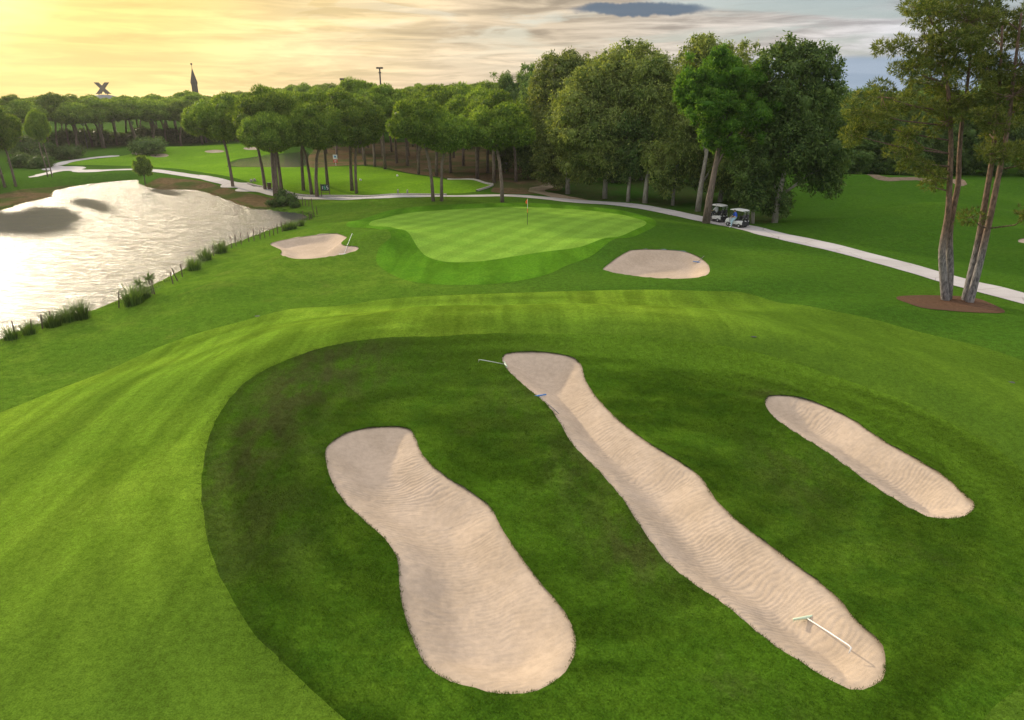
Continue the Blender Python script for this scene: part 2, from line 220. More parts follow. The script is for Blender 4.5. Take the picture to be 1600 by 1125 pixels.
 'yuccas': [(-25.4, 46.91), (-24.57, 46.69)]}
# ---------------------------------------------------------------- lie of the land (metres)
def gauss(x, y, cx, cy, sx, sy, h):
    return h*np.exp(-((x-cx)/sx)**2-((y-cy)/sy)**2)
def sstep(t):
    t = np.clip(t, 0, 1); return t*t*(3-2*t)
RIDGE = [(-9.5,15,.35),(-10.6,22,.75),(-11.2,28,1.05),(-9.5,32.5,1.3),(-4.5,35.6,1.5),(3,36.2,1.5),(10,35,1.35),(16,31.5,1.0),(20,26,.6)]
def base_h(x, y):
    x = np.asarray(x, float); y = np.asarray(y, float)
    h = np.zeros_like(x+y)
    best = np.full_like(h, 1e9); rh = np.zeros_like(h)
    for (ax,ay,ah),(bx,by,bh) in zip(RIDGE[:-1], RIDGE[1:]):
        dx,dy = bx-ax,by-ay
        t = np.clip(((x-ax)*dx+(y-ay)*dy)/(dx*dx+dy*dy),0,1)
        d = np.hypot(x-ax-t*dx, y-ay-t*dy)
        k = d < best
        best = np.where(k,d,best); rh = np.where(k,ah+t*(bh-ah),rh)
    h = h+rh*np.exp(-(best/4.4)**2)
    h = h-.85*sstep((-13-x)/12)*sstep((120-y)/30)                      # falls to the pond
    h = h+gauss(x,y,-21,46,5,4,.7)-gauss(x,y,-14,47,4,4,.45)+gauss(x,y,-15,40.5,5,2.2,.4)-gauss(x,y,-20,33,4,2.6,.3)+gauss(x,y,-18,55,4,3,.45)+gauss(x,y,-17,27,5,6,.3)
    h = h+gauss(x,y,-1,68,15,9,.7)+gauss(x,y,-11.3,60.5,3,3.2,.9)+gauss(x,y,8.5,58,4,2.8,.75)-gauss(x,y,2,41.5,20,2.6,.4)+gauss(x,y,-17,70,5,3,.4)
    h = h+gauss(x,y,20,40,6,3,.75)+gauss(x,y,29,33,6,3,.6)+gauss(x,y,17,47,5,3,.45)-gauss(x,y,13,42,4,3,.3)
    h = h+gauss(x,y,-7,103,9,4.5,.9)+gauss(x,y,-23,108,9,5,.55)+gauss(x,y,-14,89,9,3,.35)
    h = h+1.35*(gauss(x,y,46,76,8,3.6,1.1)+gauss(x,y,38,62,6,3,.7)+gauss(x,y,60,95,11,5,1.3)+gauss(x,y,40,86,6,3.5,.8)+gauss(x,y,56,64,7,3.5,.9)+gauss(x,y,52,108,14,4,.9)+gauss(x,y,35,71,5,2.6,.6)+gauss(x,y,44,54,5,2.6,.5))
    h = h+gauss(x,y,-70,165,30,14,1.1)
    h = h+.010*np.clip(y-150,0,250)
    return h
# ---------------------------------------------------------------- helpers
rng = np.random.default_rng(7); random.seed(7)
def hsh(ix, iy, s):
    n = (ix*374761393+iy*668265263+s*1274126177) & 0x7fffffff
    n = ((n ^ (n >> 13))*1274126177) & 0x7fffffff
    return ((n ^ (n >> 16)) & 0xffff)/65535.
def vnoise(x, y, s=0):
    ix = np.floor(x).astype(np.int64); iy = np.floor(y).astype(np.int64)
    fx = x-ix; fy = y-iy; fx = fx*fx*(3-2*fx); fy = fy*fy*(3-2*fy)
    a = hsh(ix,iy,s); b = hsh(ix+1,iy,s); c = hsh(ix,iy+1,s); d = hsh(ix+1,iy+1,s)
    return (a*(1-fx)+b*fx)*(1-fy)+(c*(1-fx)+d*fx)*fy
def smoothpoly(p, n=6, closed=True):
    p = np.array(p, float); N = len(p); out = []
    for i in range(N if closed else N-1):
        if closed: a,b,c,d = p[i-1],p[i],p[(i+1)%N],p[(i+2)%N]
        else: a,b,c,d = p[max(i-1,0)],p[i],p[i+1],p[min(i+2,N-1)]
        for k in range(n):
            t = k/n
            out.append(.5*((2*b)+(c-a)*t+(2*a-5*b+4*c-d)*t*t+(3*b-a-3*c+d)*t**3))
    if not closed: out.append(p[-1])
    return np.array(out)
def seg_dist(p, X, Y, closed):
    N = len(p); best = np.full(X.shape, 1e18)
    for i in range(N if closed else N-1):
        a = p[i]; b = p[(i+1)%N]; dx,dy = b-a
        t = np.clip(((X-a[0])*dx+(Y-a[1])*dy)/(dx*dx+dy*dy+1e-12),0,1)
        best = np.minimum(best,(X-a[0]-t*dx)**2+(Y-a[1]-t*dy)**2)
    return np.sqrt(best)
def sdf(p, X, Y, reach=14):
    """signed distance to a closed outline, negative inside; far away only the sign is exact"""
    x0,y0 = p.min(0)-reach; x1,y1 = p.max(0)+reach
    out = np.full(X.shape, float(reach))
    m = (X>x0)&(X<x1)&(Y>y0)&(Y<y1)
    if not m.any(): return out
    x = X[m]; y = Y[m]; d = seg_dist(p,x,y,True); ins = np.zeros(x.shape,bool); N = len(p)
    for i in range(N):
        a = p[i]; b = p[(i+1)%N]
        c = (a[1]>y)!=(b[1]>y)
        with np.errstate(divide='ignore',invalid='ignore'):
            ins ^= c&(x<(b[0]-a[0])*(y-a[1])/(b[1]-a[1]+1e-15)+a[0])
    out[m] = np.where(ins,-d,d); return out
def sd_line(p, X, Y, half, reach=10):
    x0,y0 = p.min(0)-reach; x1,y1 = p.max(0)+reach
    out = np.full(X.shape,float(reach)); m = (X>x0)&(X<x1)&(Y>y0)&(Y<y1)
    out[m] = seg_dist(p,X[m],Y[m],False)-half
    return out
def mesh_np(name, v, f, mat, parent=None, smooth=True, loc=None):
    """v (n,3); f: (m,k) array or a list of arrays with different k"""
    me = bpy.data.meshes.new(name); fs = f if isinstance(f, list) else [f]
    fs = [np.asarray(a,np.int32) for a in fs if len(a)]
    v = np.asarray(v,np.float32)
    tot = np.concatenate([np.full(len(a),a.shape[1],np.int32) for a in fs]); idx = np.concatenate([a.ravel() for a in fs])
    me.vertices.add(len(v)); me.vertices.foreach_set('co',v.ravel())
    me.loops.add(len(idx)); me.loops.foreach_set('vertex_index',idx)
    me.polygons.add(len(tot)); st = np.concatenate([[0],np.cumsum(tot)[:-1]]).astype(np.int32)
    me.polygons.foreach_set('loop_start',st); me.polygons.foreach_set('loop_total',tot)
    if smooth: me.polygons.foreach_set('use_smooth',np.ones(len(tot),bool))
    me.update(calc_edges=True); me.validate()
    if mat: me.materials.append(mat)
    o = bpy.data.objects.new(name,me); C.objects.link(o)
    if parent: o.parent = parent
    if loc is not None: o.location = loc
    return o
def tag(o, label=None, cat=None, group=None, kind=None):
    for k,v in (('label',label),('category',cat),('group',group),('kind',kind)):
        if v: o[k] = v
    return o
def empty(name, loc, rz=0, label=None, cat=None, group=None):
    o = bpy.data.objects.new(name,None); C.objects.link(o); o.location = loc; o.rotation_euler = (0,0,rz)
    return tag(o,label,cat,group)
def copy_tree(o, parent=None, kids=None):
    c = o.copy(); C.objects.link(c); c.parent = parent
    for ch in o.children: copy_tree(ch,c)
    return c
class MB:
    """collects boxes, tubes and lathes into one mesh"""
    def __init__(s): s.v = []; s.f = []; s.n = 0
    def add(s, v, f):
        s.v += [tuple(a) for a in v]; s.f += [tuple(i+s.n for i in a) for a in f]; s.n += len(v); return s
    def box(s, c, d, M=None):
        v = [Vector((c[0]+sx*d[0]/2,c[1]+sy*d[1]/2,c[2]+sz*d[2]/2)) for sz in (-1,1) for sy in (-1,1) for sx in (-1,1)]
        if M: v = [M@a for a in v]
        return s.add(v,[(0,2,3,1),(4,5,7,6),(0,1,5,4),(2,6,7,3),(0,4,6,2),(1,3,7,5)])
    def tube(s, pts, rad, n=8, cap=True):
        pts = [Vector(p) for p in pts]; m = len(pts)
        rad = rad if isinstance(rad,(list,tuple)) else [rad]*m
        v = []; f = []; u = None
        for i,p in enumerate(pts):
            t = (pts[min(i+1,m-1)]-pts[max(i-1,0)]).normalized()
            if u is None: u = t.orthogonal().normalized()
            u = (u-t*u.dot(t)).normalized(); w = t.cross(u)
            for k in range(n):
                a = 2*math.pi*k/n; v.append(p+(u*math.cos(a)+w*math.sin(a))*rad[i])
        for i in range(m-1):
            for k in range(n): f.append((i*n+k,i*n+(k+1)%n,(i+1)*n+(k+1)%n,(i+1)*n+k))
        if cap: f += [tuple(range(n))[::-1],tuple(range((m-1)*n,m*n))]
        return s.add(v,f)
    def prism(s, prof, y0, y1):
        """profile in x,z pushed along y"""
        n = len(prof); v = [(x,y0,z) for x,z in prof]+[(x,y1,z) for x,z in prof]
        return s.add(v,[tuple(range(n)),tuple(range(n,2*n))[::-1]]+[(i,i+n,(i+1)%n+n,(i+1)%n) for i in range(n)])
    def build(s, name, mat, parent=None, bevel=0, smooth=False, loc=None):
        me = bpy.data.meshes.new(name); me.from_pydata(s.v,[],s.f)
        bm = bmesh.new(); bm.from_mesh(me); bmesh.ops.recalc_face_normals(bm,faces=bm.faces)
        if bevel: bmesh.ops.bevel(bm,geom=bm.edges[:],offset=bevel,segments=2,affect='EDGES',profile=.6)
        bm.to_mesh(me); bm.free()
        if smooth: me.polygons.foreach_set('use_smooth',[True]*len(me.polygons))
        if mat: me.materials.append(mat)
        o = bpy.data.objects.new(name,me); C.objects.link(o)
        if parent: o.parent = parent
        if loc is not None: o.location = loc
        return o

# ---------------------------------------------------------------- materials
def new_mat(name):
    m = bpy.data.materials.new(name); m.use_nodes = True; g = NT(m.node_tree)
    b = next(n for n in g.n if n.type == 'BSDF_PRINCIPLED')
    return m, g, b
def plain(name, col, rough=.6, metal=0, var=.12, scale=6):
    m,g,b = new_mat(name)
    pos = g.add('ShaderNodeTexCoord').outputs['Object']
    n = g.noise(pos,scale,5)
    g.put(b.inputs['Base Color'], g.mix(g.smooth(n,.3,.7), tuple(c*(1-var) for c in col), tuple(min(1,c*(1+var)) for c in col)))
    g.put(b.inputs['Roughness'], g.smooth(n,.2,.8,rough*.85,min(1,rough*1.15))); b.inputs['Metallic'].default_value = metal
    return m
def grass(name, c1, c2, c3, fine=22, dry=None, streak=None, stripes=None, bump=.35, dryattr=False, turf_shade=None, mow=0):
    m,g,b = new_mat(name)
    pos = g.add('ShaderNodeNewGeometry').outputs['Position']
    big = g.noise(pos,.09,3); mid = g.noise(pos,.75,5,.6); f = g.noise(pos,fine,3,.65); f2 = g.noise(pos,fine*.22,4,.6)
    col = g.mix(g.smooth(mid,.34,.66),c1,c2)
    col = g.mix(g.smooth(big,.40,.64,0,.8),col,c3)
    if streak:
        st = g.noise(g.scale(pos,(streak[1],streak[2],1),streak[0]),1.,3,.5,.4)
        col = g.mix(1,col,g.mix(1,(1,1,1),g.smooth(st,.32,.68,.80,1.20),'MULTIPLY'),'MULTIPLY')
    if stripes:
        for (ang,wd,amp) in stripes:
            px = g.vmath('DOT_PRODUCT',pos,(math.cos(ang),math.sin(ang),0))
            px = g.math('ADD',px,g.math('MULTIPLY',g.noise(pos,.35,2),.35))
            w = g.math('SINE',g.math('MULTIPLY',px,math.pi/wd))
            col = g.mix(1,col,g.mix(1,(1,1,1),g.smooth(w,-.45,.45,1-amp,1+amp),'MULTIPLY'),'MULTIPLY')
    if dry:
        dn = g.noise(pos,.28,6,.65,.4)
        fac = g.smooth(dn,.56,.74,0,.55)
        col = g.mix(fac,col,dry)
    if dryattr:
        at = g.add('ShaderNodeAttribute'); at.attribute_name = 'worn'
        wn = g.math('MULTIPLY',at.outputs['Fac'],g.smooth(g.noise(g.scale(pos,(1.3,.5,1),.5),1.,5,.65),.30,.62),clamp=True)
        col = g.mix(wn,col,dry)
        a3 = g.add('ShaderNodeAttribute'); a3.attribute_name = 'fade'; col = g.mix(a3.outputs['Fac'],col,(.074,.140,.011))
    if mow:
        at = g.add('ShaderNodeAttribute'); at.attribute_name = 'mow'
        col = g.mix(1,col,g.mix(1,(1,1,1),g.smooth(at.outputs['Fac'],.2,.8,1-mow,1+mow),'MULTIPLY'),'MULTIPLY')
    if turf_shade:
        at = g.add('ShaderNodeAttribute'); at.attribute_name = 'turf_shade'
        col = g.mix(g.math('MULTIPLY',at.outputs['Fac'],g.smooth(mid,.2,.6,.7,1.),clamp=True),col,turf_shade)
    k = g.math('MULTIPLY',g.smooth(f,.2,.8,.62,1.38),g.smooth(f2,.25,.75,.82,1.18))
    col = g.mix(1,col,g.mix(1,(1,1,1),k,'MULTIPLY'),'MULTIPLY')
    g.put(b.inputs['Base Color'],col); b.inputs['Roughness'].default_value = .75
    b.inputs['Specular IOR Level'].default_value = 0.
    bp = g.add('ShaderNodeBump'); bp.inputs['Strength'].default_value = bump; bp.inputs['Distance'].default_value = .05
    g.put(bp.inputs['Height'],g.math('MULTIPLY_ADD',f2,.8,f)); g.put(b.inputs['Normal'],bp.outputs[0])
    return m
def leafy(name, dark, light, sun, trans=.45, scale=.7, turf=None):
    m = bpy.data.materials.new(name); m.use_nodes = True; g = NT(m.node_tree); g.n.clear()
    out = g.add('ShaderNodeOutputMaterial'); geo = g.add('ShaderNodeNewGeometry'); oi = g.add('ShaderNodeObjectInfo')
    pos = g.add('ShaderNodeTexCoord').outputs['Object']
    n = g.noise(pos,scale,4,.6)
    col = g.mix(g.smooth(n,.32,.68),dark,light)
    col = g.mix(g.smooth(geo.outputs['Random Per Island'],.55,1,0,.6),col,sun)
    k = g.math('MULTIPLY',g.smooth(oi.outputs['Random'],0,1,.8,1.2),g.smooth(geo.outputs['Random Per Island'],0,1,.75,1.25))
    col = g.mix(1,col,g.mix(1,(1,1,1),k,'MULTIPLY'),'MULTIPLY')
    if turf:
        a1 = g.add('ShaderNodeAttribute'); a1.attribute_name = 'worn'; a2 = g.add('ShaderNodeAttribute'); a2.attribute_name = 'mow'
        wn = g.math('MULTIPLY',a1.outputs['Fac'],g.smooth(g.noise(g.scale(pos,(1.3,.5,1),.5),1.,5,.65),.30,.62),clamp=True)
        a3 = g.add('ShaderNodeAttribute'); a3.attribute_name = 'fade'; col = g.mix(a3.outputs['Fac'],g.mix(wn,col,turf),(.078,.146,.012)); col = g.mix(1,col,g.mix(1,(1,1,1),g.smooth(a2.outputs['Fac'],.2,.8,.72,1.28),'MULTIPLY'),'MULTIPLY')
    d = g.add('ShaderNodeBsdfPrincipled'); t = g.add('ShaderNodeBsdfTranslucent'); mx = g.add('ShaderNodeMixShader')
    g.put(d.inputs['Base Color'],col); d.inputs['Roughness'].default_value = .6; d.inputs['Specular IOR Level'].default_value = .08
    g.put(t.inputs[0],g.mix(1,col,(1.5,1.35,.5),'MULTIPLY')); mx.inputs[0].default_value = trans
    g.l.new(d.outputs[0],mx.inputs[1]); g.l.new(t.outputs[0],mx.inputs[2]); g.l.new(mx.outputs[0],out.inputs[0])
    return m
def bark(name, c1, c2, sc=3., vert=.25, upper=None):
    m,g,b = new_mat(name)
    pos = g.add('ShaderNodeTexCoord').outputs['Object']
    p = g.scale(pos,(sc,sc,sc*vert)); n = g.noise(p,2.2,6,.65,.3); n2 = g.noise(pos,.5,3)
    col = g.mix(g.smooth(n,.35,.65),c1,c2); col = g.mix(g.smooth(n2,.4,.65,0,.5),col,tuple(x*1.35 for x in c2))
    if upper:
        sp = g.add('ShaderNodeSeparateXYZ'); g.put(sp.inputs[0],pos)
        col = g.mix(g.smooth(g.math('MULTIPLY_ADD',n2,2.5,sp.outputs[2]),3.2,6.5,0,.85),col,g.mix(g.smooth(n,.4,.6),tuple(x*.45 for x in upper),upper))
    g.put(b.inputs['Base Color'],col); b.inputs['Roughness'].default_value = .9
    bp = g.add('ShaderNodeBump'); bp.inputs['Strength'].default_value = 1.; bp.inputs['Distance'].default_value = .09
    g.put(bp.inputs['Height'],n); g.put(b.inputs['Normal'],bp.outputs[0])
    return m
def earth(name, c1, c2, c3, sc=1.):
    m,g,b = new_mat(name)
    pos = g.add('ShaderNodeNewGeometry').outputs['Position']
    n1 = g.noise(pos,.22*sc,5,.6); n2 = g.noise(pos,2.2*sc,6,.65); n3 = g.noise(pos,18*sc,3,.6)
    col = g.mix(g.smooth(n2,.35,.65),c1,c2); col = g.mix(g.smooth(n1,.42,.62,0,.85),col,c3)
    col = g.mix(1,col,g.mix(1,(1,1,1),g.smooth(n3,.2,.8,.65,1.35),'MULTIPLY'),'MULTIPLY')
    g.put(b.inputs['Base Color'],col); b.inputs['Roughness'].default_value = .9; b.inputs['Specular IOR Level'].default_value = 0.
    bp = g.add('ShaderNodeBump'); bp.inputs['Strength'].default_value = .5; bp.inputs['Distance'].default_value = .05
    g.put(bp.inputs['Height'],n3); g.put(b.inputs['Normal'],bp.outputs[0])
    return m
M = {}
M['ground'] = grass('semi_rough_grass',(.078,.150,.013),(.110,.186,.018),(.068,.140,.012),14,dry=(.125,.15,.026),turf_shade=(.046,.108,.011))
M['rough'] = grass('rough_grass',(.034,.078,.006),(.056,.108,.008),(.042,.095,.006),18,dry=(.048,.056,.016),bump=.5,dryattr=True,mow=.26)
M['fairway'] = grass('fairway_grass',turf_shade=(.064,.122,.012),c1=(.122,.206,.015),c2=(.154,.243,.020),c3=(.100,.184,.015),fine=26,streak=(.95,.9,.07),bump=.45,mow=.18)
M['apron'] = grass('apron_grass',(.062,.160,.010),(.082,.188,.012),(.070,.170,.010),24,streak=(.5,.5,.06),bump=.15)
M['green'] = grass('putting_green_grass',(.150,.285,.032),(.172,.305,.036),(.160,.290,.034),30,stripes=[(R(-28),1.35,.075),(R(62),1.5,.04)],bump=.06)
M['tee'] = grass('tee_grass',(.120,.245,.014),(.150,.285,.016),(.110,.225,.014),14,bump=.1)
M['sand'] = None
def sand_mat():
    m,g,b = new_mat('bunker_sand')
    pos = g.add('ShaderNodeNewGeometry').outputs['Position']
    n1 = g.noise(pos,.5,4); n2 = g.noise(pos,5,5,.6); n3 = g.noise(pos,70,2,.6)
    col = g.mix(g.smooth(n1,.35,.65),(.42,.33,.245),(.48,.38,.288))
    damp = g.smooth(g.noise(pos,.9,6,.7,.5),.63,.80,0,.35); col = g.mix(damp,col,(.33,.25,.185))
    col = g.mix(1,col,g.mix(1,(1,1,1),g.math('MULTIPLY',g.smooth(n3,.2,.8,.86,1.14),g.smooth(n2,.3,.7,.93,1.07)),'MULTIPLY'),'MULTIPLY')
    g.put(b.inputs['Base Color'],col); b.inputs['Roughness'].default_value = .95; b.inputs['Specular IOR Level'].default_value = .02
    bp = g.add('ShaderNodeBump'); bp.inputs['Strength'].default_value = .35; bp.inputs['Distance'].default_value = .02
    g.put(bp.inputs['Height'],g.math('MULTIPLY_ADD',n2,1.5,n3)); g.put(b.inputs['Normal'],bp.outputs[0])
    return m
M['sand'] = sand_mat()
def path_mat():
    m,g,b = new_mat('cart_path_concrete')
    pos = g.add('ShaderNodeNewGeometry').outputs['Position']
    n1 = g.noise(pos,.35,5,.6); n2 = g.noise(pos,6,5,.6); n3 = g.noise(pos,40,2)
    col = g.mix(g.smooth(n1,.3,.7),(.43,.40,.385),(.51,.48,.465)); col = g.mix(g.smooth(n2,.55,.75,0,.5),col,(.45,.40,.36))
    v = g.add('ShaderNodeTexVoronoi',feature='DISTANCE_TO_EDGE'); g.put(v.inputs['Vector'],pos); v.inputs['Scale'].default_value = .28
    col = g.mix(g.smooth(v.outputs['Distance'],.0,.012,.6,0),col,(.2,.17,.14))
    col = g.mix(1,col,g.mix(1,(1,1,1),g.smooth(n3,.2,.8,.88,1.12),'MULTIPLY'),'MULTIPLY')
    g.put(b.inputs['Base Color'],col); b.inputs['Roughness'].default_value = .9; b.inputs['Specular IOR Level'].default_value = .1
    return m
M['path'] = path_mat()
M['trail'] = earth('dirt_trail',(.30,.23,.16),(.38,.30,.21),(.22,.19,.11))
M['path_far'] = earth('earth_track',(.17,.13,.09),(.22,.165,.12),(.13,.12,.06))
M['mulch'] = earth('bark_mulch',(.10,.058,.036),(.15,.088,.056),(.12,.075,.048),2.)
M['forest_floor'] = earth('pine_litter',(.13,.085,.045),(.18,.12,.065),(.075,.095,.028),.7)
M['bank'] = earth('dry_bank',(.105,.075,.036),(.150,.105,.055),(.055,.085,.018),.8)
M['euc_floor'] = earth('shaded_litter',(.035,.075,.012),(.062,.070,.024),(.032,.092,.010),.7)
def water_mat(name='pond_water', wave=.40, rough_=.24):
    m,g,b = new_mat(name)
    pos = g.add('ShaderNodeNewGeometry').outputs['Position']
    p = g.scale(pos,(1.,2.8,1),R(14))
    n = g.noise(p,.85,6,.62,.7); n2 = g.noise(p,.22,3,.5,.4)
    b.inputs['Base Color'].default_value = (.03,.035,.03,1); b.inputs['Roughness'].default_value = rough_
    b.inputs['IOR'].default_value = 1.333; b.inputs['Specular IOR Level'].default_value = .8
    bp = g.add('ShaderNodeBump'); bp.inputs['Strength'].default_value = 1.; bp.inputs['Distance'].default_value = wave
    g.put(bp.inputs['Height'],g.math('MULTIPLY_ADD',n2,1.2,n)); g.put(b.inputs['Normal'],bp.outputs[0])
    return m
M['water'] = water_mat(); M['water_calm'] = water_mat('calm_water',.05,.04)
M['needle'] = leafy('stone_pine_needles',(0.090,0.172,0.027),(0.165,0.268,0.046),(0.260,0.327,0.059))
M['needle2'] = leafy('lone_pine_needles',(0.074,0.194,0.024),(0.125,0.274,0.035),(0.185,0.312,0.044))
M['aleppo'] = leafy('aleppo_needles',(0.068,0.107,0.024),(0.123,0.158,0.042),(0.200,0.200,0.062),.4,.6)
M['euc'] = leafy('eucalyptus_leaves',(0.091,0.152,0.037),(0.258,0.320,0.094),(0.344,0.375,0.110),.4,.33)
M['euc_dark'] = leafy('dark_eucalyptus_leaves',(0.061,0.125,0.034),(0.156,0.246,0.068),(0.212,0.287,0.078),.35,.33)
M['shrub'] = leafy('shrub_leaves',(0.047,0.094,0.023),(0.078,0.143,0.034),(0.111,0.169,0.042),.35,1.5)
M['reed'] = leafy('reed_blades',(0.047,0.098,0.023),(0.081,0.150,0.039),(0.124,0.182,0.058),.4,2.)
M['blade'] = leafy('grass_blades',(.033,.088,.006),(.057,.122,.009),(.085,.146,.013),.35,.8,(.052,.058,.018))
M['pine_bark'] = bark('pine_bark',(.11,.078,.06),(.24,.18,.145),4.)
M['aleppo_bark'] = bark('aleppo_bark',(.07,.065,.065),(.31,.285,.27),5.,.3,(.24,.13,.075))
M['euc_bark'] = bark('eucalyptus_bark',(.20,.17,.135),(.40,.36,.30),2.5)
M['wood'] = bark('post_wood',(.075,.05,.035),(.15,.105,.07),8.)
M['white'] = plain('white_paint',(.78,.78,.76),.35,0,.04)
M['black'] = plain('black_plastic',(.018,.018,.02),.5)
M['tyre'] = plain('tyre_rubber',(.022,.022,.022),.85)
M['rim'] = plain('wheel_rim',(.55,.55,.55),.4,.3)
M['seat'] = plain('seat_vinyl',(.03,.03,.032),.45)
M['steel'] = plain('steel',(.62,.62,.60),.35,.7)
M['pale_green'] = plain('pale_green_plastic',(.55,.66,.48),.45)
M['blue_plastic'] = plain('blue_plastic',(.06,.20,.50),.45)
M['grey_plastic'] = plain('grey_plastic',(.22,.20,.19),.5)
M['orange'] = plain('orange_cloth',(.85,.17,.03),.7)
M['red'] = plain('red_paint',(.55,.06,.04),.5)
M['board'] = plain('dark_board',(.012,.03,.022),.5)
M['print_w'] = plain('white_print',(.75,.78,.78),.6)
M['print_g'] = plain('green_print',(.12,.50,.30),.6)
M['skin'] = plain('skin',(.45,.27,.19),.55)
M['hair'] = plain('dark_hair',(.03,.02,.015),.7)
M['blue_shirt'] = plain('blue_shirt',(.02,.09,.55),.8)
M['white_shirt'] = plain('white_shirt',(.75,.75,.75),.8)
M['trouser'] = plain('light_blue_trousers',(.35,.52,.62),.8)
M['navy'] = plain('dark_trousers',(.03,.035,.05),.8)
M['tower'] = plain('dark_cladding',(.010,.010,.012),.9)
M['dome'] = plain('grey_dome_metal',(.10,.115,.13),.7)
M['stone'] = plain('pale_stone',(.42,.38,.33),.85,0,.25,9)
gm,gg,gb = new_mat('windscreen_glass'); gb.inputs['Transmission Weight'].default_value = .92; gb.inputs['Roughness'].default_value = .03; gb.inputs['Base Color'].default_value = (.85,.9,.9,1); gb.inputs['IOR'].default_value = 1.1
M['glass'] = gm

# ---------------------------------------------------------------- ground
def axis(lo, hi, base, grow, core):
    out = [lo]; x = lo
    while x < hi: x += base+max(0,x-core)*grow; out.append(x)
    return np.array(out)
pos_x = axis(0,290,.27,.021,15); pos_x = np.concatenate([pos_x,[360,450,600,900,1500,2600,4500]])
GX = np.concatenate([-pos_x[:0:-1],pos_x])
GY = axis(4,340,.25,.0082,26); GY = np.concatenate([[-60,-20,-5],GY,[360,400,460,540,700,1000,1600,2800,5000]])
XX,YY = np.meshgrid(GX,GY)                      # rows follow y
OUT = {k:smoothpoly(v) for k,v in L['bunkers'].items()}
DEPTH = dict(b1=.50,b2=.50,b3=.42,b4=.5,b5=.55,f1=.3,f2=.3,f3=.3,f4=.3,f5=.4)
POND = smoothpoly(L['pond']); POND2 = smoothpoly(L['pond_far']); WZ, WZ2 = -.95, .12
def pond_cut(h, sd, wz):
    return np.where(sd>0, (wz+.04)+(h-wz-.04)*sstep(sd/3.2), wz+.04-.7*sstep(-sd/1.6))
def land(x, y):
    h = base_h(x,y)
    far = sstep((y-8)/60)
    h = h+(vnoise(x/3.1,y/3.1,1)-.5)*.05+(vnoise(x/9,y/9,2)-.5)*(.10+.22*far)*sstep((400-y)/100)
    return h
def carve(x, y, h, sds):
    for k,s in sds.items():
        h = h-DEPTH[k]*sstep(-s/1.5)+.06*np.exp(-np.clip(s,0,9)/.7)*(s>0)*np.exp(-np.clip(s,0,9))
    return h
SDB = {k:sdf(p,XX,YY,4) for k,p in OUT.items()}
SDBALL = np.minimum.reduce(list(SDB.values()))
sdp,sdp2 = sdf(POND,XX,YY,8),sdf(POND2,XX,YY,6)
ZZ = carve(XX,YY,pond_cut(pond_cut(land(XX,YY),sdp,WZ),sdp2,WZ2),SDB)
NYg,NXg = XX.shape
def height(x, y):
    """height of the finished ground (bilinear in the grid)"""
    i = int(np.clip(np.searchsorted(GX,x)-1,0,NXg-2)); j = int(np.clip(np.searchsorted(GY,y)-1,0,NYg-2))
    a = (x-GX[i])/(GX[i+1]-GX[i]); b = (y-GY[j])/(GY[j+1]-GY[j])
    return float((ZZ[j,i]*(1-a)+ZZ[j,i+1]*a)*(1-b)+(ZZ[j+1,i]*(1-a)+ZZ[j+1,i+1]*a)*b)
def heights(x, y):
    i = np.clip(np.searchsorted(GX,x)-1,0,NXg-2); j = np.clip(np.searchsorted(GY,y)-1,0,NYg-2)
    a = (x-GX[i])/(GX[i+1]-GX[i]); b = (y-GY[j])/(GY[j+1]-GY[j])
    return (ZZ[j,i]*(1-a)+ZZ[j,i+1]*a)*(1-b)+(ZZ[j+1,i]*(1-a)+ZZ[j+1,i+1]*a)*b
def clip_grid(X, Y, Z, F):
    """the part of a grid where F < 0, cut cleanly along F = 0"""
    ny,nx = X.shape; F = np.where(np.abs(F)<1e-5,1e-5,F); ins = F<0
    q = ins[:-1,:-1].astype(int)+ins[:-1,1:]+ins[1:,1:]+ins[1:,:-1]
    idx = np.arange(ny*nx).reshape(ny,nx)
    quads = np.stack([idx[:-1,:-1],idx[:-1,1:],idx[1:,1:],idx[1:,:-1]],-1)
    full = quads[q==4]; mixed = quads[(q>0)&(q<4)]
    co = np.stack([X.ravel(),Y.ravel(),Z.ravel()],-1); f = F.ravel(); extra = []; ek = {}; polys = {3:[],4:[],5:[],6:[]}
    n0 = len(co)
    def cut(a, b):
        k = (a,b) if a<b else (b,a)
        if k not in ek:
            t = f[a]/(f[a]-f[b]); extra.append(co[a]+(co[b]-co[a])*t); ek[k] = n0+len(extra)-1
        return ek[k]
    for qd in mixed.tolist():
        out = []
        for i in range(4):
            a = qd[i]; b = qd[(i+1)%4]
            if f[a]<0: out.append(a)
            if (f[a]<0)!=(f[b]<0): out.append(cut(a,b))
        if len(out)>=3: polys[len(out)].append(out)
    allv = np.concatenate([co,np.array(extra)]) if extra else co
    faces = [full]+[np.array(v) for v in polys.values() if v]
    used = np.zeros(len(allv),bool)
    for a in faces: used[a.ravel()] = True
    remap = np.cumsum(used)-1
    return allv[used],[remap[a] for a in faces]
def sheet(name, F, lift, mat, window=None, **t):
    X,Y,Z = XX,YY,ZZ
    m = np.argwhere(F<0); j0,i0 = np.maximum(m.min(0)-1,0); j1,i1 = m.max(0)+2
    sl_ = (slice(j0,j1),slice(i0,i1))
    v,f = clip_grid(X[sl_],Y[sl_],Z[sl_]+lift,F[sl_])
    o = mesh_np(name,v,f,mat); tag(o,**t); return o
NB = -SDBALL
ground = sheet('ground',NB,0,M['ground'],kind='structure')
gco = np.empty(len(ground.data.vertices)*3,np.float32); ground.data.vertices.foreach_get('co',gco); gco = gco.reshape(-1,3)
at = ground.data.attributes.new('turf_shade','FLOAT','POINT')
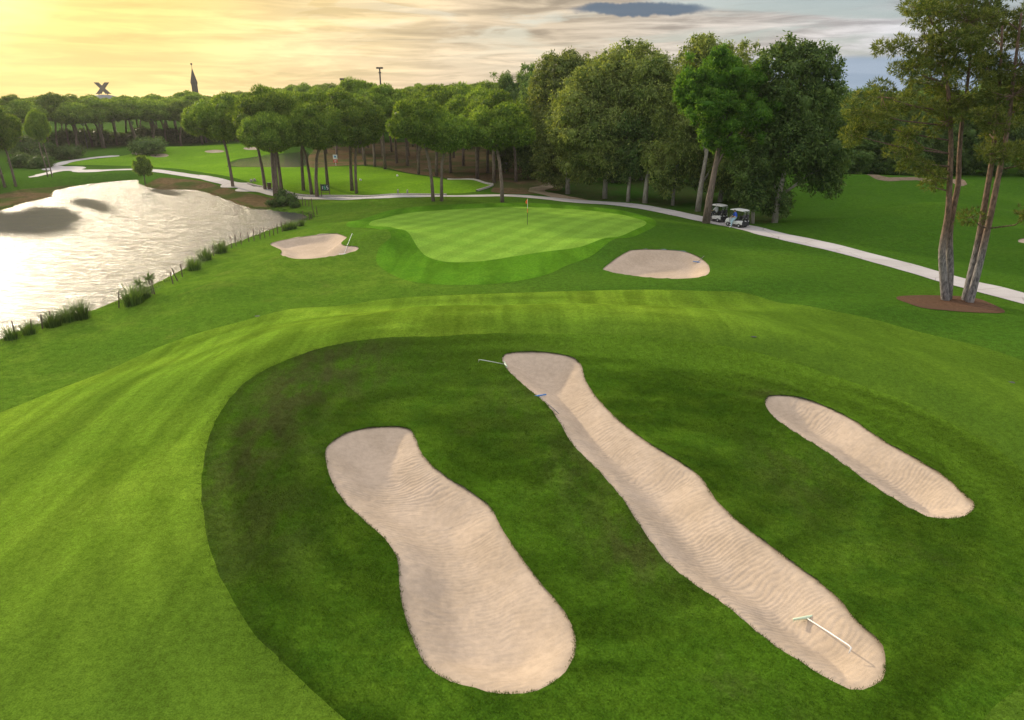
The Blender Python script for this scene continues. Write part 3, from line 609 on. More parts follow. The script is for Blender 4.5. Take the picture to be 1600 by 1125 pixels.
at.data.foreach_set('value',np.clip(.15+.85*sstep((gco[:,0]+16)/26)+.6*(vnoise(gco[:,0]/7,gco[:,1]/4,71)-.55)+sstep((gco[:,1]-88)/20),0,1).astype(np.float32))  # sunny left and tree-shaded right painted into the turf colour
sd_f = sdf(smoothpoly(L['fairway']),XX,YY,6); sd_i = sdf(smoothpoly(L['rough_island']),XX,YY,8)+(vnoise(XX/.45,YY/.45,51)-.5)*.07+(vnoise(XX/1.4,YY/1.4,52)-.5)*.05
fairway = sheet('fairway',np.maximum(np.maximum(sd_f,-sd_i),NB),.012,M['fairway'],kind='structure')
rough = sheet('rough',np.maximum(sd_i,NB),.012,M['rough'],kind='structure')
sd_g = sdf(smoothpoly(L['green']),XX,YY); sd_a = sdf(smoothpoly(L['apron']),XX,YY)
sheet('green_apron',np.maximum(np.maximum(sd_a,NB),-sd_g),.012,M['apron'],kind='structure')
sheet('putting_green',sd_g,.012,M['green'],kind='structure')
sheet('tee_ground',np.maximum(np.maximum(sdf(smoothpoly(L['tee']),XX,YY),NB),-sdp2),.012,M['tee'],kind='structure')
sheet('pine_wood_floor',sdf(smoothpoly(L['forest_floor']),XX,YY),.016,M['forest_floor'],kind='structure')
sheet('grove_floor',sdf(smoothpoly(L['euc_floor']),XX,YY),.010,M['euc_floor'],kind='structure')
sheet('pond_bank',np.maximum(sdf(smoothpoly(L['bank_brown']),XX,YY),-sdp-.6),.020,M['bank'],kind='structure')
sheet('pond_bank',np.maximum(sdf(smoothpoly(L['bank_left']),XX,YY),-sdp-.6),.020,M['bank'],kind='structure')
PATH = smoothpoly(L['path'],8,False)
wob = (vnoise(XX/1.7,YY/1.7,9)-.5)*.25
sd_path = np.minimum.reduce([sd_line(PATH,XX,YY,1.25),sd_line(smoothpoly(L['path_spur'],8,False),XX,YY,1.3),sd_line(smoothpoly(L['path_left'],8,False),XX,YY,.9)])
# the path widens where it rounds the pond
for cx,cy,r in ((*L['path'][18],2.6),(*L['path'][19],2.3),(*L['path'][24],2.6),(*L['path'][25],3.4)):
    sd_path = np.minimum(sd_path,np.hypot(XX-cx,YY-cy)-r)
sheet('cart_path',sd_path+wob*1.1,.034,M['path'],kind='structure')
sheet('dirt_trail',sd_line(smoothpoly(L['trail'],8,False),XX,YY,1.1)+wob*2.5,.026,M['trail'],kind='structure')
sheet('earth_track',sd_line(smoothpoly(L['path_far'],8,False),XX,YY,.9)+wob*2,.026,M['path_far'],kind='structure')
tag(sheet('mulch_bed',sdf(smoothpoly(L['mulch']),XX,YY)+wob*.8,.024,M['mulch']),'red-brown mulch bed round the foot of the twin-stemmed pines','mulch bed')
# worn turf on the rough beside the sand
ISL = smoothpoly(L['rough_island'])
def turf_marks(x, y):
    """worn patches and the arcs left by mowing round the bunkers"""
    w = np.zeros(len(x))
    for cx,cy,sx,sy,a in ((-9.0,22.5,1.7,4.8,.95),(-8.2,28,2.8,2.6,.75),(-6.5,31,3.4,2,.65),(3.6,16.8,1.5,1.8,.8),(1.2,31.9,1.8,.5,1.),(11.0,27.5,.9,.4,1.),(2.2,21.5,1.6,3.2,.55),(9.5,21,1.7,3.2,.5),(-7,17,1.6,3,.5),(0,27,2.2,3,.4)):
        w += a*np.exp(-((x-cx)/sx)**2-((y-cy)/sy)**2)
    d = sdf(ISL,x,y,14); th = np.arctan2(y-22,x-2)
    m = .55*vnoise(d/.55+3,th*3.2,41)+.45*vnoise(d/1.7,th*2.1,42)
    m = m+0.
    fd = sstep((4.6+d)/4.6)*sstep((x+8)/8)*(d<.6)*sstep((y-14)/8)
    return np.clip(w,0,1).astype(np.float32),m.astype(np.float32),fd.astype(np.float32)
def set_attr(o, name, val):
    at = o.data.attributes.new(name,'FLOAT','POINT'); at.data.foreach_set('value',np.asarray(val,np.float32))
co = np.empty(len(rough.data.vertices)*3,np.float32); rough.data.vertices.foreach_get('co',co); co = co.reshape(-1,3)
wr_,mw_,fd_ = turf_marks(co[:,0],co[:,1]); set_attr(rough,'worn',wr_); set_attr(rough,'mow',mw_); set_attr(rough,'fade',fd_)
co = np.empty(len(fairway.data.vertices)*3,np.float32); fairway.data.vertices.foreach_get('co',co); co = co.reshape(-1,3)
turf_shade = .75*sstep((3.2-sdf(ISL,co[:,0],co[:,1],8))/3.2)*sstep((co[:,0]+3)/9)+.8*sstep((co[:,0]-6)/12)+.75*sstep((24-co[:,1])/14)*sstep((-co[:,0]+8)/10)+.45*np.exp(-((co[:,0]+17)/3)**2-((co[:,1]-24)/5)**2)
set_attr(fairway,'turf_shade',np.clip(turf_shade,0,1)); set_attr(fairway,'mow',turf_marks(co[:,0],co[:,1])[1])
def water(name, poly, z, mat='water'):
    p = [Vector((a,b,z)) for a,b in poly]; bm = bmesh.new(); vs = [bm.verts.new(v) for v in p]; f = bm.faces.new(vs)
    if f.normal.z<0 or f.calc_area() and (f.normal_update() or f.normal.z<0): f.normal_flip()
    bmesh.ops.triangulate(bm,faces=[f]); me = bpy.data.meshes.new(name); bm.to_mesh(me); bm.free(); me.materials.append(M[mat])
    o = bpy.data.objects.new(name,me); C.objects.link(o); return tag(o,kind='structure')
def grown(p, d):
    c = p.copy(); n = len(p); area = .5*np.sum(p[:,0]*np.roll(p[:,1],-1)-np.roll(p[:,0],-1)*p[:,1]); s = 1 if area>0 else -1
    for i in range(n):
        t = p[(i+1)%n]-p[i-1]; t /= np.hypot(*t)+1e-9; c[i] = p[i]+s*d*np.array([t[1],-t[0]])
    return c
water('pond',grown(smoothpoly(L['pond'],3),.5),WZ); water('pond',grown(smoothpoly(L['pond_far'],3),.4),WZ2,'water_calm')

# ---------------------------------------------------------------- sand bunkers
BL = dict(b1='wide sand bunker nearest the lower middle, broad at its near end',
 b2='long winding sand bunker running to the lower right, rakes lying at both ends',
 b3='slim straight sand bunker at the right, with nothing lying in it',
 b4='pale notched sand bunker left of the putting green, near the pond fence',
 b5='rounded sand bunker right of the putting green, a small blue rake at its edge',
 f1='small distant sand bunker above the young tree on the far green, the nearest one',
 f2='tiny distant sand bunker leftmost on the far green beyond the pond',
 f3='small distant sand bunker in the middle of the far green',
 f4='tiny distant sand bunker rightmost on the far green, behind pine trunks',
 f5='sliver of sand bunker at the right edge beyond the cart path')
def sand(k):
    p = OUT[k]; near = k in ('b1','b2','b3'); st = .036 if near else (.2 if k in ('b4','b5') else .5)
    x = np.arange(p[:,0].min()-.6,p[:,0].max()+.6,st); y = np.arange(p[:,1].min()-.6,p[:,1].max()+.6,st)
    X,Y = np.meshgrid(x,y); s = sdf(p,X,Y,3)
    h = land(X,Y); h = h-DEPTH[k]*sstep(-s/1.5)-.045
    if near:
        wx = (vnoise(X/1.1,Y/1.1,21)-.5)*.75+(vnoise(X/.35,Y/.35,22)-.5)*.22
        a = {'b1':.22,'b2':.42,'b3':.5}[k]
        ph = (Y*math.cos(a)-X*math.sin(a)+wx*.7)/.145
        amp = .0062*(.45+.9*vnoise(X/1.6,Y/1.6,23))*sstep(-s/.35)
        sm = .45+.55*sstep((vnoise(X/2.3,Y/2.3,29)-.25)/.4)
        h = h+amp*sm*(np.sin(2*math.pi*ph)+.35*np.sin(4*math.pi*ph+1))+(vnoise(X/.16,Y/.16,24)-.5)*.014+(vnoise(X/.6,Y/.6,25)-.5)*.03*sstep(-s/.4)
    v,f = clip_grid(X,Y,h,s-.16)
    o = mesh_np('sand_bunker',v,f,M['sand']); c = v.mean(0)
    return tag(o,BL[k],'bunker','sand bunkers')
for k in OUT: sand(k)

# ---------------------------------------------------------------- rough grass blades (near field)
def blades(pts, n_per, lo, hi, width, lean, spread, seed):
    g = np.random.default_rng(seed); N = len(pts)*n_per
    b = np.repeat(pts,n_per,0)+np.concatenate([g.normal(0,spread,(N,2)),np.zeros((N,1))],1)
    an = g.uniform(0,2*np.pi,N); ln = g.uniform(lo,hi,N); le = g.uniform(.2,1,N)*lean
    da = g.uniform(0,2*np.pi,N)
    w = np.stack([np.cos(an),np.sin(an),np.zeros(N)],1)*width/2
    tip = b+np.stack([np.cos(da)*le*ln,np.sin(da)*le*ln,ln*np.sqrt(np.clip(1-le**2,.05,1))],1)
    v = np.stack([b-w,b+w,tip],1).reshape(-1,3); return v,np.arange(N*3).reshape(-1,3)
n = 150000
cand = np.stack([rng.uniform(-13,24,n),rng.uniform(9.5,36,n)],1)
cand = cand[rng.uniform(0,1,len(cand))<np.clip(20/cand[:,1],.25,1)]
si = sdf(ISL,cand[:,0],cand[:,1],3); bmn = np.minimum.reduce([sdf(OUT[k],cand[:,0],cand[:,1],3) for k in ('b1','b2','b3')])
cand = cand[(si<rng.exponential(.16,len(si))-.05)&(bmn>.02)]
z = heights(cand[:,0],cand[:,1]); v,f = blades(np.column_stack([cand,z]),6,.03,.075,.014,.75,.045,3)
rg = mesh_np('rough_grass',v,f,M['blade'],smooth=False); wr_,mw_,fd_ = turf_marks(v[:,0],v[:,1]); set_attr(rg,'worn',wr_); set_attr(rg,'mow',mw_); set_attr(rg,'fade',fd_)
tag(rg,'short dense grass blades of the dark rough round the near bunkers','grass',kind='stuff')
lip = []
for k in ('b1','b2','b3'):
    p = smoothpoly(L['bunkers'][k],40); d = np.hypot(*(np.roll(p,-1,0)-p).T)
    q = p[rng.uniform(0,1,len(p))<np.clip(d*60,0,1)]; q = q+rng.normal(0,.022,q.shape)
    q = q[sdf(OUT[k],q[:,0],q[:,1],3)>-.05]
    keep = vnoise(q[:,0]/.22,q[:,1]/.22,31)>.45
    lip.append(q[keep])
lip = np.concatenate(lip); v,f = blades(np.column_stack([lip,heights(lip[:,0],lip[:,1])-.01]),6,.03,.085,.013,.95,.03,5)
tag(mesh_np('lip_grass',v,f,M['blade'],smooth=False),'longer grass fringe hanging over the bunker edges','grass',kind='stuff')

# ---------------------------------------------------------------- foliage builders
def ico(sub=1):
    bm = bmesh.new(); bmesh.ops.create_icosphere(bm,subdivisions=sub,radius=1)
    v = np.array([a.co[:] for a in bm.verts]); f = np.array([[b.index for b in a.verts] for a in bm.faces]); bm.free(); return v,f
ICO = ico(2)
def unit(n, g):
    v = g.normal(0,1,(n,3)); return v/np.linalg.norm(v,axis=1,keepdims=True)
def shell_points(lobes, per_area, g, inner=.72, floor=None):
    """points and outward directions spread over the outer shell of overlapping ellipsoids"""
    lo = np.array(lobes,float); P = []; D = []
    for i,(cx,cy,cz,rx,ry,rz) in enumerate(lo):
        k = int(per_area*4*np.pi*((rx*ry)**1.6/3+(rx*rz)**1.6/3+(ry*rz)**1.6/3)**(1/1.6)); k = max(k,12)
        u = unit(k,g); r = inner+(1.06-inner)*g.uniform(0,1,(k,1))**.6
        p = np.array([cx,cy,cz])+u*r*np.array([rx,ry,rz])
        dn = u/np.array([rx,ry,rz]); dn /= np.linalg.norm(dn,axis=1,keepdims=True)
        keep = np.ones(k,bool)
        for j,(ax,ay,az,bx,by,bz) in enumerate(lo):
            if j!=i:
                q = (p-[ax,ay,az])/[bx,by,bz]; keep &= (q*q).sum(1)>.55
        P.append(p[keep]); D.append(dn[keep])
    return np.concatenate(P),np.concatenate(D)
def needle_tufts(P, D, n_per, length, width, spread, g, up=.35):
    N = len(P)*n_per; b = np.repeat(P,n_per,0); d = np.repeat(D,n_per,0)+g.normal(0,spread,(N,3)); d[:,2] += up
    d /= np.linalg.norm(d,axis=1,keepdims=True); ln = length*g.uniform(.6,1.25,(N,1))
    s = np.cross(d,unit(N,g)); s /= np.linalg.norm(s,axis=1,keepdims=True)+1e-9
    s *= width*g.uniform(.7,1.3,(N,1))/2
    m = b+d*ln*.55
    v = np.stack([b,m+s,b+d*ln,m-s],1).reshape(-1,3); return v,np.arange(N*4).reshape(-1,4)
def hanging_leaves(P, D, n_per, length, width, spread, g):
    N = len(P)*n_per; b = np.repeat(P,n_per,0)+g.normal(0,spread,(N,3)); d = np.repeat(D,n_per,0)*.55+g.normal(0,.55,(N,3)); d[:,2] -= .55
    d /= np.linalg.norm(d,axis=1,keepdims=True); ln = length*g.uniform(.6,1.3,(N,1))
    s = np.cross(d,np.repeat(D,n_per,0)+unit(N,g)*.7); s /= np.linalg.norm(s,axis=1,keepdims=True)+1e-9; s *= width*g.uniform(.7,1.3,(N,1))/2
    m = b+d*ln*.45
    v = np.stack([b,m+s,b+d*ln,m-s],1).reshape(-1,3); return v,np.arange(N*4).reshape(-1,4)
def cores(lobes, k, g):
    V = []; Fc = []; n = 0
    for cx,cy,cz,rx,ry,rz in lobes:
        v = ICO[0]*(1+g.normal(0,.07,(len(ICO[0]),1)))*np.array([rx,ry,rz])*k+[cx,cy,cz]; V.append(v); Fc.append(ICO[1]+n); n += len(v)
    return np.concatenate(V),np.concatenate(Fc)
def foliage(name, parts, mat, parent):
    V = []; Fq = []; Ft = []; n = 0
    for v,f in parts:
        V.append(v); (Fq if f.shape[1]==4 else Ft).append(f+n); n += len(v)
    fs = [np.concatenate(a) for a in (Fq,Ft) if a]
    return mesh_np(name,np.concatenate(V),fs,mat,parent,smooth=False)
# ---- stone pines: five forms, trunk foot at the origin, 12 m tall
def stone_pine(seed, low=False):
    g = np.random.default_rng(seed); root = empty('umbrella_pine',(0,0,0))
    lean = g.normal(0,.5,2); h0 = 6.0+g.uniform(-.6,.8)
    pts = [(0,0,-.3),(lean[0]*.1,lean[1]*.1,2.2),(lean[0]*.5+g.normal(0,.12),lean[1]*.4,4.4),(lean[0]*.8,lean[1]*.8,h0),(lean[0],lean[1],h0+2.2)]
    mb = MB().tube(pts,[.24,.19,.17,.15,.09],8)
    lobes = []; cx,cy,cz = lean[0],lean[1],h0+1.9
    rx = 3.4+g.uniform(-.5,.6); rz = 2.9+g.uniform(-.5,.4); ex = g.uniform(.82,1.18); bite = g.uniform(0,6.28,2)
    for i in range(52):
        u = unit(1,g)[0]; u[2] = abs(u[2])*1.1-.34; u /= np.linalg.norm(u)
        a = math.atan2(u[1],u[0]); k_ = 1-.22*sum(math.exp(-((a-b+9.42)%6.283-3.14)**2/.25) for b in bite)+.10*math.sin(3*a+seed)
        r = g.uniform(.5,1.2); k_ *= g.uniform(.9,1.08); lobes.append((cx+u[0]*rx*.82*k_*ex,cy+u[1]*rx*.82*k_/ex,cz+u[2]*rz*.82*k_,r,r,r*.78))
    lobes.append((cx,cy,cz-.1,rx*.66,rx*.66,rz*.64))
    for i in range(9):
        a = i*.7+g.uniform(0,.5); q = g.uniform(.6,.95); mb.tube([pts[3],(cx+math.cos(a)*rx*.35,cy+math.sin(a)*rx*.35,cz-1.0),(cx+math.cos(a)*rx*q,cy+math.sin(a)*rx*q,cz-.5)],[.08,.055,.025],5)
    for i in range(4):      # dead stubs below the crown
        a = g.uniform(0,6.28); zz = g.uniform(3.2,h0-.3); mb.tube([(lean[0]*.5,lean[1]*.5,zz),(lean[0]*.5+math.cos(a)*.5,lean[1]*.5+math.sin(a)*.5,zz+.15),(lean[0]*.5+math.cos(a)*1.1,lean[1]*.5+math.sin(a)*1.1,zz+.05)],[.03,.02,.008],4)
    mb.build('trunk',M['pine_bark'],root,smooth=True)
    P,D = shell_points(lobes,2.2 if low else 15.,g,.8)
    foliage('crown',[needle_tufts(P,D,3,.75 if low else .40,.36 if low else .09,.65,g),hanging_leaves(P,D,2,.7 if low else .30,.4 if low else .13,.06,g),cores(lobes,.8,g)],M['needle'],root)
    return root
NF = 9
forms = [stone_pine(100+i) for i in range(NF)]
used = set()
def place_pine(x, y, hgt, rz, label, group, form, lean=(0,0), wide=1.):
    src = forms[form%NF]
    if form%NF in used: o = copy_tree(src)
    else: o = src; used.add(form%NF)
    s = hgt/11.3
    o.location = (x,y,height(x,y)); o.scale = (s*wide,s*wide,s); o.rotation_euler = (lean[0],lean[1],rz)
    tag(o,label,'tree',group); return o
PL = ['umbrella pine standing alone at the pond corner, leftmost of the roadside row','umbrella pine beside the path bend, left of the paired trunks','umbrella pine with its trunk at the path edge, left of two crossing trunks','umbrella pine at the path edge just above the round bush','umbrella pine just behind the path-edge pair at the pond','umbrella pine on the bright tee grass, left of a close pair','umbrella pine on the tee grass, left trunk of the pair beside the dark board','umbrella pine at the path edge immediately left of the dark yardage board','umbrella pine rising right behind the dark yardage board','umbrella pine with straight trunk, left one of the pair on the tee slope','umbrella pine with leaning trunk, right one of the pair on the tee slope','umbrella pine on the wood edge, leftmost of three behind the tee','umbrella pine on the wood edge, middle one of three behind the tee','umbrella pine on the wood edge, rightmost of three behind the tee','umbrella pine in front of the path with its trunk leaning left','umbrella pine in front of the path, upright right-hand one of the close pair','full round umbrella pine standing alone in front of the path behind the green','umbrella pine behind the brick edging, left of the two thick trunks','umbrella pine at the end of the brick edging','umbrella pine at the wood edge right of the brick edging','umbrella pine at the wood edge nearest the eucalyptus grove','umbrella pine behind the tee slope, right of the paired path trunks','umbrella pine behind the tee slope, seen between the paired path trunks','umbrella pine at the top of the tee slope','umbrella pine at the far left of the tee slope wood','umbrella pine deeper in the wood above the white tee marker','umbrella pine deeper in the wood, left of a thin pair','umbrella pine deeper in the wood behind the brick edging']
taken = []
for i,(x,y,z,hh,dx) in enumerate(L['pines']):
    ln = math.atan2(dx,hh)*.8
    place_pine(x,y,hh,i*1.7,PL[i],'umbrella pines along the tee and path',i*5,(0,0),random.uniform(.88,1.12)); taken.append((x,y))
    bpy.context.view_layer.update() if False else None
LL = ['umbrella pine at the left edge above the pond bank','umbrella pine with thick trunk on the left pond bank','umbrella pine, left stem of the pair by the path junction','umbrella pine, right stem of the pair by the path junction','umbrella pine cut by the left edge of the picture']
for i,(x,y,z,hh,dx) in enumerate(L['left_pines']):
    place_pine(x,y,hh,i*2.1,LL[i],'pines on the left bank',i*3+1,(0,0),0.85 if i<2 else (.45 if i<4 else 1.)); taken.append((x,y))
def scatter(poly, n, gap, seed, tries=6000):
    g = np.random.default_rng(seed); p = np.array(poly,float); out = []
    while len(out)<n and tries>0:
        tries -= 1
        x = g.uniform(p[:,0].min(),p[:,0].max()); y = g.uniform(p[:,1].min(),p[:,1].max())
        if sdf(p,np.array([x]),np.array([y]),1)[0]>0: continue
        gp = gap*(1+max(0,y-140)/260)
        if any((x-a)**2+(y-b)**2<gp*gp for a,b in taken): continue
        taken.append((x,y)); out.append((x,y))
    return out
for i,(x,y) in enumerate(scatter([(-30,137),(-18,126),(-9,114),(-3,104),(3,100),(9,110),(16,150),(30,290),(-95,290),(-62,205),(-44,165)],125,5.2,11)):
    place_pine(x,y,11.8+2.6*sstep((y-120)/80)+random.uniform(-.6,.9),random.uniform(0,6.3),'umbrella pine among the many trunks of the dense wood behind the tee','pines of the dense wood',i+2)
for i,(x,y) in enumerate(scatter([(-104,160),(-92,174),(-74,198),(-56,212),(-62,236),(-84,226),(-104,200),(-122,172)],62,4.3,12)+scatter([(-122,172),(-104,200),(-84,226),(-62,236),(-70,262),(-160,285),(-240,250),(-190,160),(-118,118),(-92,112),(-98,140)],68,5.8,14)):
    place_pine(x,y,10.2+2.2*sstep((x+150)/90)+random.uniform(-.6,.8),random.uniform(0,6.3),'slender hazy umbrella pine in the far belt beyond the second green','far pine belt',i+1,(0,0),random.uniform(1.05,1.35))
# far wood, one mass
far = stone_pine(300,True); fc = next(c for c in far.children if c.name.startswith('crown')); fv = np.array([v.co[:] for v in fc.data.vertices]); ff = [[],[]]
for p in fc.data.polygons: ff[0 if len(p.vertices)==4 else 1].append(list(p.vertices))
for ch in list(far.children): bpy.data.objects.remove(ch)
bpy.data.objects.remove(far)
V = []; Q = []; T = []; n = 0
for i,(x,y) in enumerate(scatter([(-420,300),(-90,285),(60,300),(200,280),(260,420),(-480,430)],330,7,13,12000)):
    a = random.uniform(0,6.3); s = random.uniform(.95,1.2); ca,sa = math.cos(a)*s,math.sin(a)*s
    hz = height(x,y)-1-3.4*sstep((-60-x)/120)+random.uniform(-.5,.8)
    v = np.column_stack([fv[:,0]*ca-fv[:,1]*sa+x,fv[:,0]*sa+fv[:,1]*ca+y,fv[:,2]*s*1.05+hz]); V.append(v)
    Q.append(np.array(ff[0])+n); T.append(np.array(ff[1])+n); n += len(v)
tag(mesh_np('distant_wood',np.concatenate(V),[np.concatenate(Q),np.concatenate(T)],M['needle'],smooth=False),'distant wood of pine crowns along the horizon','wood',kind='stuff')

# ---- eucalyptus and other broad crowns built from their own lobes
def grove_tree(name, base, lobes, label, seed, leaf='euc', barkm='euc_bark', dens=5.5, group=None, trunk=None, r0=.34, kind='leaf', core=.48):
    g = np.random.default_rng(seed); bx,by,bz = base; root = empty(name,(bx,by,height(bx,by)),0,label,'tree',group)
    mb = MB(); lob = []
    top = max(l[2]+l[4] for l in lobes); cxm = np.mean([l[0] for l in lobes]); cym = np.mean([l[1] for l in lobes])
    fork = (cxm*.35+.1,cym*.35,top*.32); mid = (cxm*.7,cym*.7,top*.6); hi = (cxm*.95,cym*.95,top*.85)
    if trunk is None: trunk = [(0,0,-.3),(cxm*.12,cym*.1,top*.15),fork,mid,hi]
    rr = [r0*(1-.85*i/(len(trunk)-1)) for i in range(len(trunk))]
    mb.tube(trunk,rr,8)
    for (x,y,z_,rx,rz) in lobes:
        ry = (rx*rz)**.5*1.0 if kind!='pine' else rx*.85
        # break every mass into clumps
        k = max(7,int(2.4*rx*rz)) if kind=='leaf' else 9
        lob.append((x,y,z_,rx*.64,ry*.64,rz*.64))
        for i in range(k):
            u = unit(1,g)[0]; s = g.uniform(.26,.44)
            lob.append((x+u[0]*rx*.78,y+u[1]*ry*.78,z_+u[2]*rz*.78,rx*s,ry*s,rz*s*g.uniform(.8,1.15)))
        for i in range(9):
            u = unit(1,g)[0]; u[2] = abs(u[2])**.7*(1 if g.uniform()<.75 else -1); q = g.uniform(.95,1.22); s = g.uniform(.09,.19); lob.append((x+u[0]*rx*q,y+u[1]*ry*q,z_+u[2]*rz*q,rx*s,ry*s,rz*s*1.25))
        j = min(len(trunk)-1,max(1,sum(1 for t in trunk if t[2]<z_-1.2)-1)); t = Vector(trunk[j]); e = Vector((x,y,z_))
        m_ = t.lerp(e,.5)+Vector((0,0,.35)); mb.tube([t,m_,e],[.11*r0/.34,.08*r0/.34,.03],5)
    mb.build('trunk',M[barkm],root,smooth=True)
    P,D = shell_points(lob,dens,g,.55)
    if kind=='leaf': parts = [hanging_leaves(P,D,6,.36,.13,.16,g)]
    else: parts = [needle_tufts(P,D,4,.34,.075,.6,g),hanging_leaves(P,D,3,.28,.12,.06,g)]
    parts.append(cores([l for l in lob],core,g))
    foliage('crown',parts,M[leaf],root)
    return root
EL = dict(e1='big grey-green eucalyptus with sunlit rounded crown, leftmost front tree of the grove',e2='tall eucalyptus at the left back of the grove, next to the pine wood',e3='low dark eucalyptus with forked pale trunk, second from the left along the path',e4='tall olive-green eucalyptus with straight pale trunk in the middle of the grove',e5='shaded eucalyptus with small hanging crown left of the lone pine',e6='tallest eucalyptus, its top rising behind the lone round pine',e7='dark bushy eucalyptus hidden behind the golf carts',e8='large dark drooping eucalyptus with pale forked trunk at the right end of the grove',e9='small drooping eucalyptus with a pale stump-like trunk just right of the carts')
for i,(k,b,lobes) in enumerate(L['eucs']):
    grove_tree('eucalyptus_tree',b,lobes,EL[k],400+i,'euc_dark' if k in ('e3','e7','e8','e9') else 'euc',group='eucalyptus grove',r0={'e9':.22,'e3':.26,'e5':.22}.get(k,.34))
k,b,lobes = L['lone_pine']
grove_tree('stone_pine',b,lobes,'tall pine with cloud-like bright green crown leaning over the golf carts',450,'needle2','pine_bark',9.,None,[(0,0,-.3),(.12,0,2.5),(.35,0,5),(.55,0,7.2),(.8,0,9.5),(1.2,0,12.5)],.42,'pine',.72)
# generic broad crowns for the far row and behind the grove
def generic(seed):
    g = np.random.default_rng(seed); lobes = []
    for i in range(11):
        z_ = g.uniform(1.6,12.2); w = 3.4*(1-abs(z_-6)/9.5); a = g.uniform(0,6.3); q = g.uniform(.2,.9)*w
        lobes.append((math.cos(a)*q,math.sin(a)*q,z_,g.uniform(1.5,2.4),g.uniform(1.4,2.1)))
    lobes.append((0,0,12.3,1.2,1.3)); lobes.append((0,0,6.5,2.8,4.)); lobes.append((0,0,2.2,2.6,1.8))
    return grove_tree('broadleaf_tree',(0,0,0),lobes,'','%d'%seed and seed,'euc_dark',dens=3.6,r0=.3)
gens = [generic(500+i) for i in range(3)]; gused = set()
def place_gen(x, y, s, wide, label, group, i):
    o = gens[i%3] if i%3 not in gused else copy_tree(gens[i%3]); gused.add(i%3)
    o.location = (x,y,height(x,y)-.2); o.scale = (s*wide,s*wide,s); o.rotation_euler = (0,0,i*1.3); tag(o,label,'tree',group)
i = 0
for x,y,s,wd in [(53,124,.82,1.2),(60,121,.9,1.1),(67,122,.95,1.1),(74,120,.9,1.2),(81,122,1.0,1.1),(88,118,.95,1.1),(95,121,1.05,1.1),(102,117,1.,1.1),(57,131,1.02,1.1),(70,130,1.1,1.1),(84,131,1.12,1.1),(97,130,1.15,1.1),(110,122,1.1,1.1),(47,128,.95,1.1),(50,136,.9,1.4),(64,137,1.,1.4),(77,138,1.,1.4),(91,138,1.05,1.4),(104,137,1.05,1.4),(56.5,119,.42,1.7),(63.5,118.5,.4,1.8),(70.5,117.5,.45,1.7),(77.5,117,.4,1.8),(84.5,116,.45,1.7),(91.5,115,.42,1.8),(98.5,114,.45,1.7),(106,113,.5,1.7)]:
    place_gen(x,y,s,wd,'dark broadleaf tree in the shaded row closing off the right-hand fairway' if s>.6 else 'low dark thicket tree along the foot of the shaded row beyond the right fairway','dark row beyond the right fairway' if s>.6 else 'thicket beyond the right fairway',i); i += 1
for x,y,s,wd in [(4,112,1.02,1.0),(-1,124,1.1,.9),(3,132,1.28,.8),(9,120,1.2,.9),(15,108,1.0,1.),(20,112,1.05,1.),(27,106,1.,1.),(34,112,1.05,1.),(41,120,1.05,1.),(33,97,.8,1.),(12,134,1.2,1.),(25,128,1.15,1.),(37,132,1.15,1.)]:
    place_gen(x,y,s,wd,'shadowy broadleaf tree standing behind the eucalyptus grove','trees behind the grove',i); i += 1
# ---- open-crowned pines at the right
def aleppo(idx, label):
    k,b,lobes = L['aleppo'][idx]; g = np.random.default_rng(600+idx); root = empty('pine_tree',(b[0],b[1],height(b[0],b[1])),0,label,'tree','open pines on the mulch bed')
    oz = height(b[0],b[1]); stems = [[Vector((x-b[0],y-b[1],z_-oz)) for x,y,z_ in st] for st in L['stems%d'%(idx+1)]]
    for st in stems:
        st[0].z = min(st[0].z,-.25); pts = [tuple(p) for p in smoothpoly([tuple(p) for p in st],3,False)]
        nn = len(pts); mb = MB().tube(pts,[.25*(1-.78*i/(nn-1)) for i in range(nn)],9); mb.build('trunk',M['aleppo_bark'],root,smooth=True)
    lob = []
    for (x,y,z_,rx,rz) in lobes:
        br = MB(); y = y+g.normal(0,1.1); e = Vector((x,y,z_)); best = None
        for st in stems:
            for a,c in zip(st[:-1],st[1:]):
                for t in (0,.33,.66):
                    p = a.lerp(c,t)
                    if p.z>4.2 or z_<6.5:
                        d = (p-e).length+max(0,p.z-(z_-.4))*2.
                        if best is None or d<best[0]: best = (d,p)
        p = best[1]; m_ = p.lerp(e,.5)+Vector((g.normal(0,.15),g.normal(0,.15),-.15)); br.tube([p,m_,e],[.05,.035,.015],5)
        k = max(8,int(rx*rz*12))
        for i in range(k):
            u = unit(1,g)[0]; q = g.uniform(.3,1.2); s = g.uniform(.22,.46)
            c = (x+u[0]*rx*q,y+u[1]*rx*.95*q,z_+u[2]*rz*q); lob.append((*c,s*1.15,s*1.15,s*.8))
            br.tube([e,e.lerp(Vector(c),.5)+Vector((0,0,-.06)),c],[.022,.016,.008],4)
        br.build('branch',M['aleppo_bark'],root,smooth=True)
    P,D = shell_points(lob,17.,g,.15); foliage('crown',[needle_tufts(P,D,7,.28,.042,.65,g,.25)],M['aleppo'],root)
aleppo(0,'tall open-crowned pine with two pale stems touching, left one on the mulch bed')
aleppo(1,'tall open-crowned pine with two stems leaning right on the mulch bed')
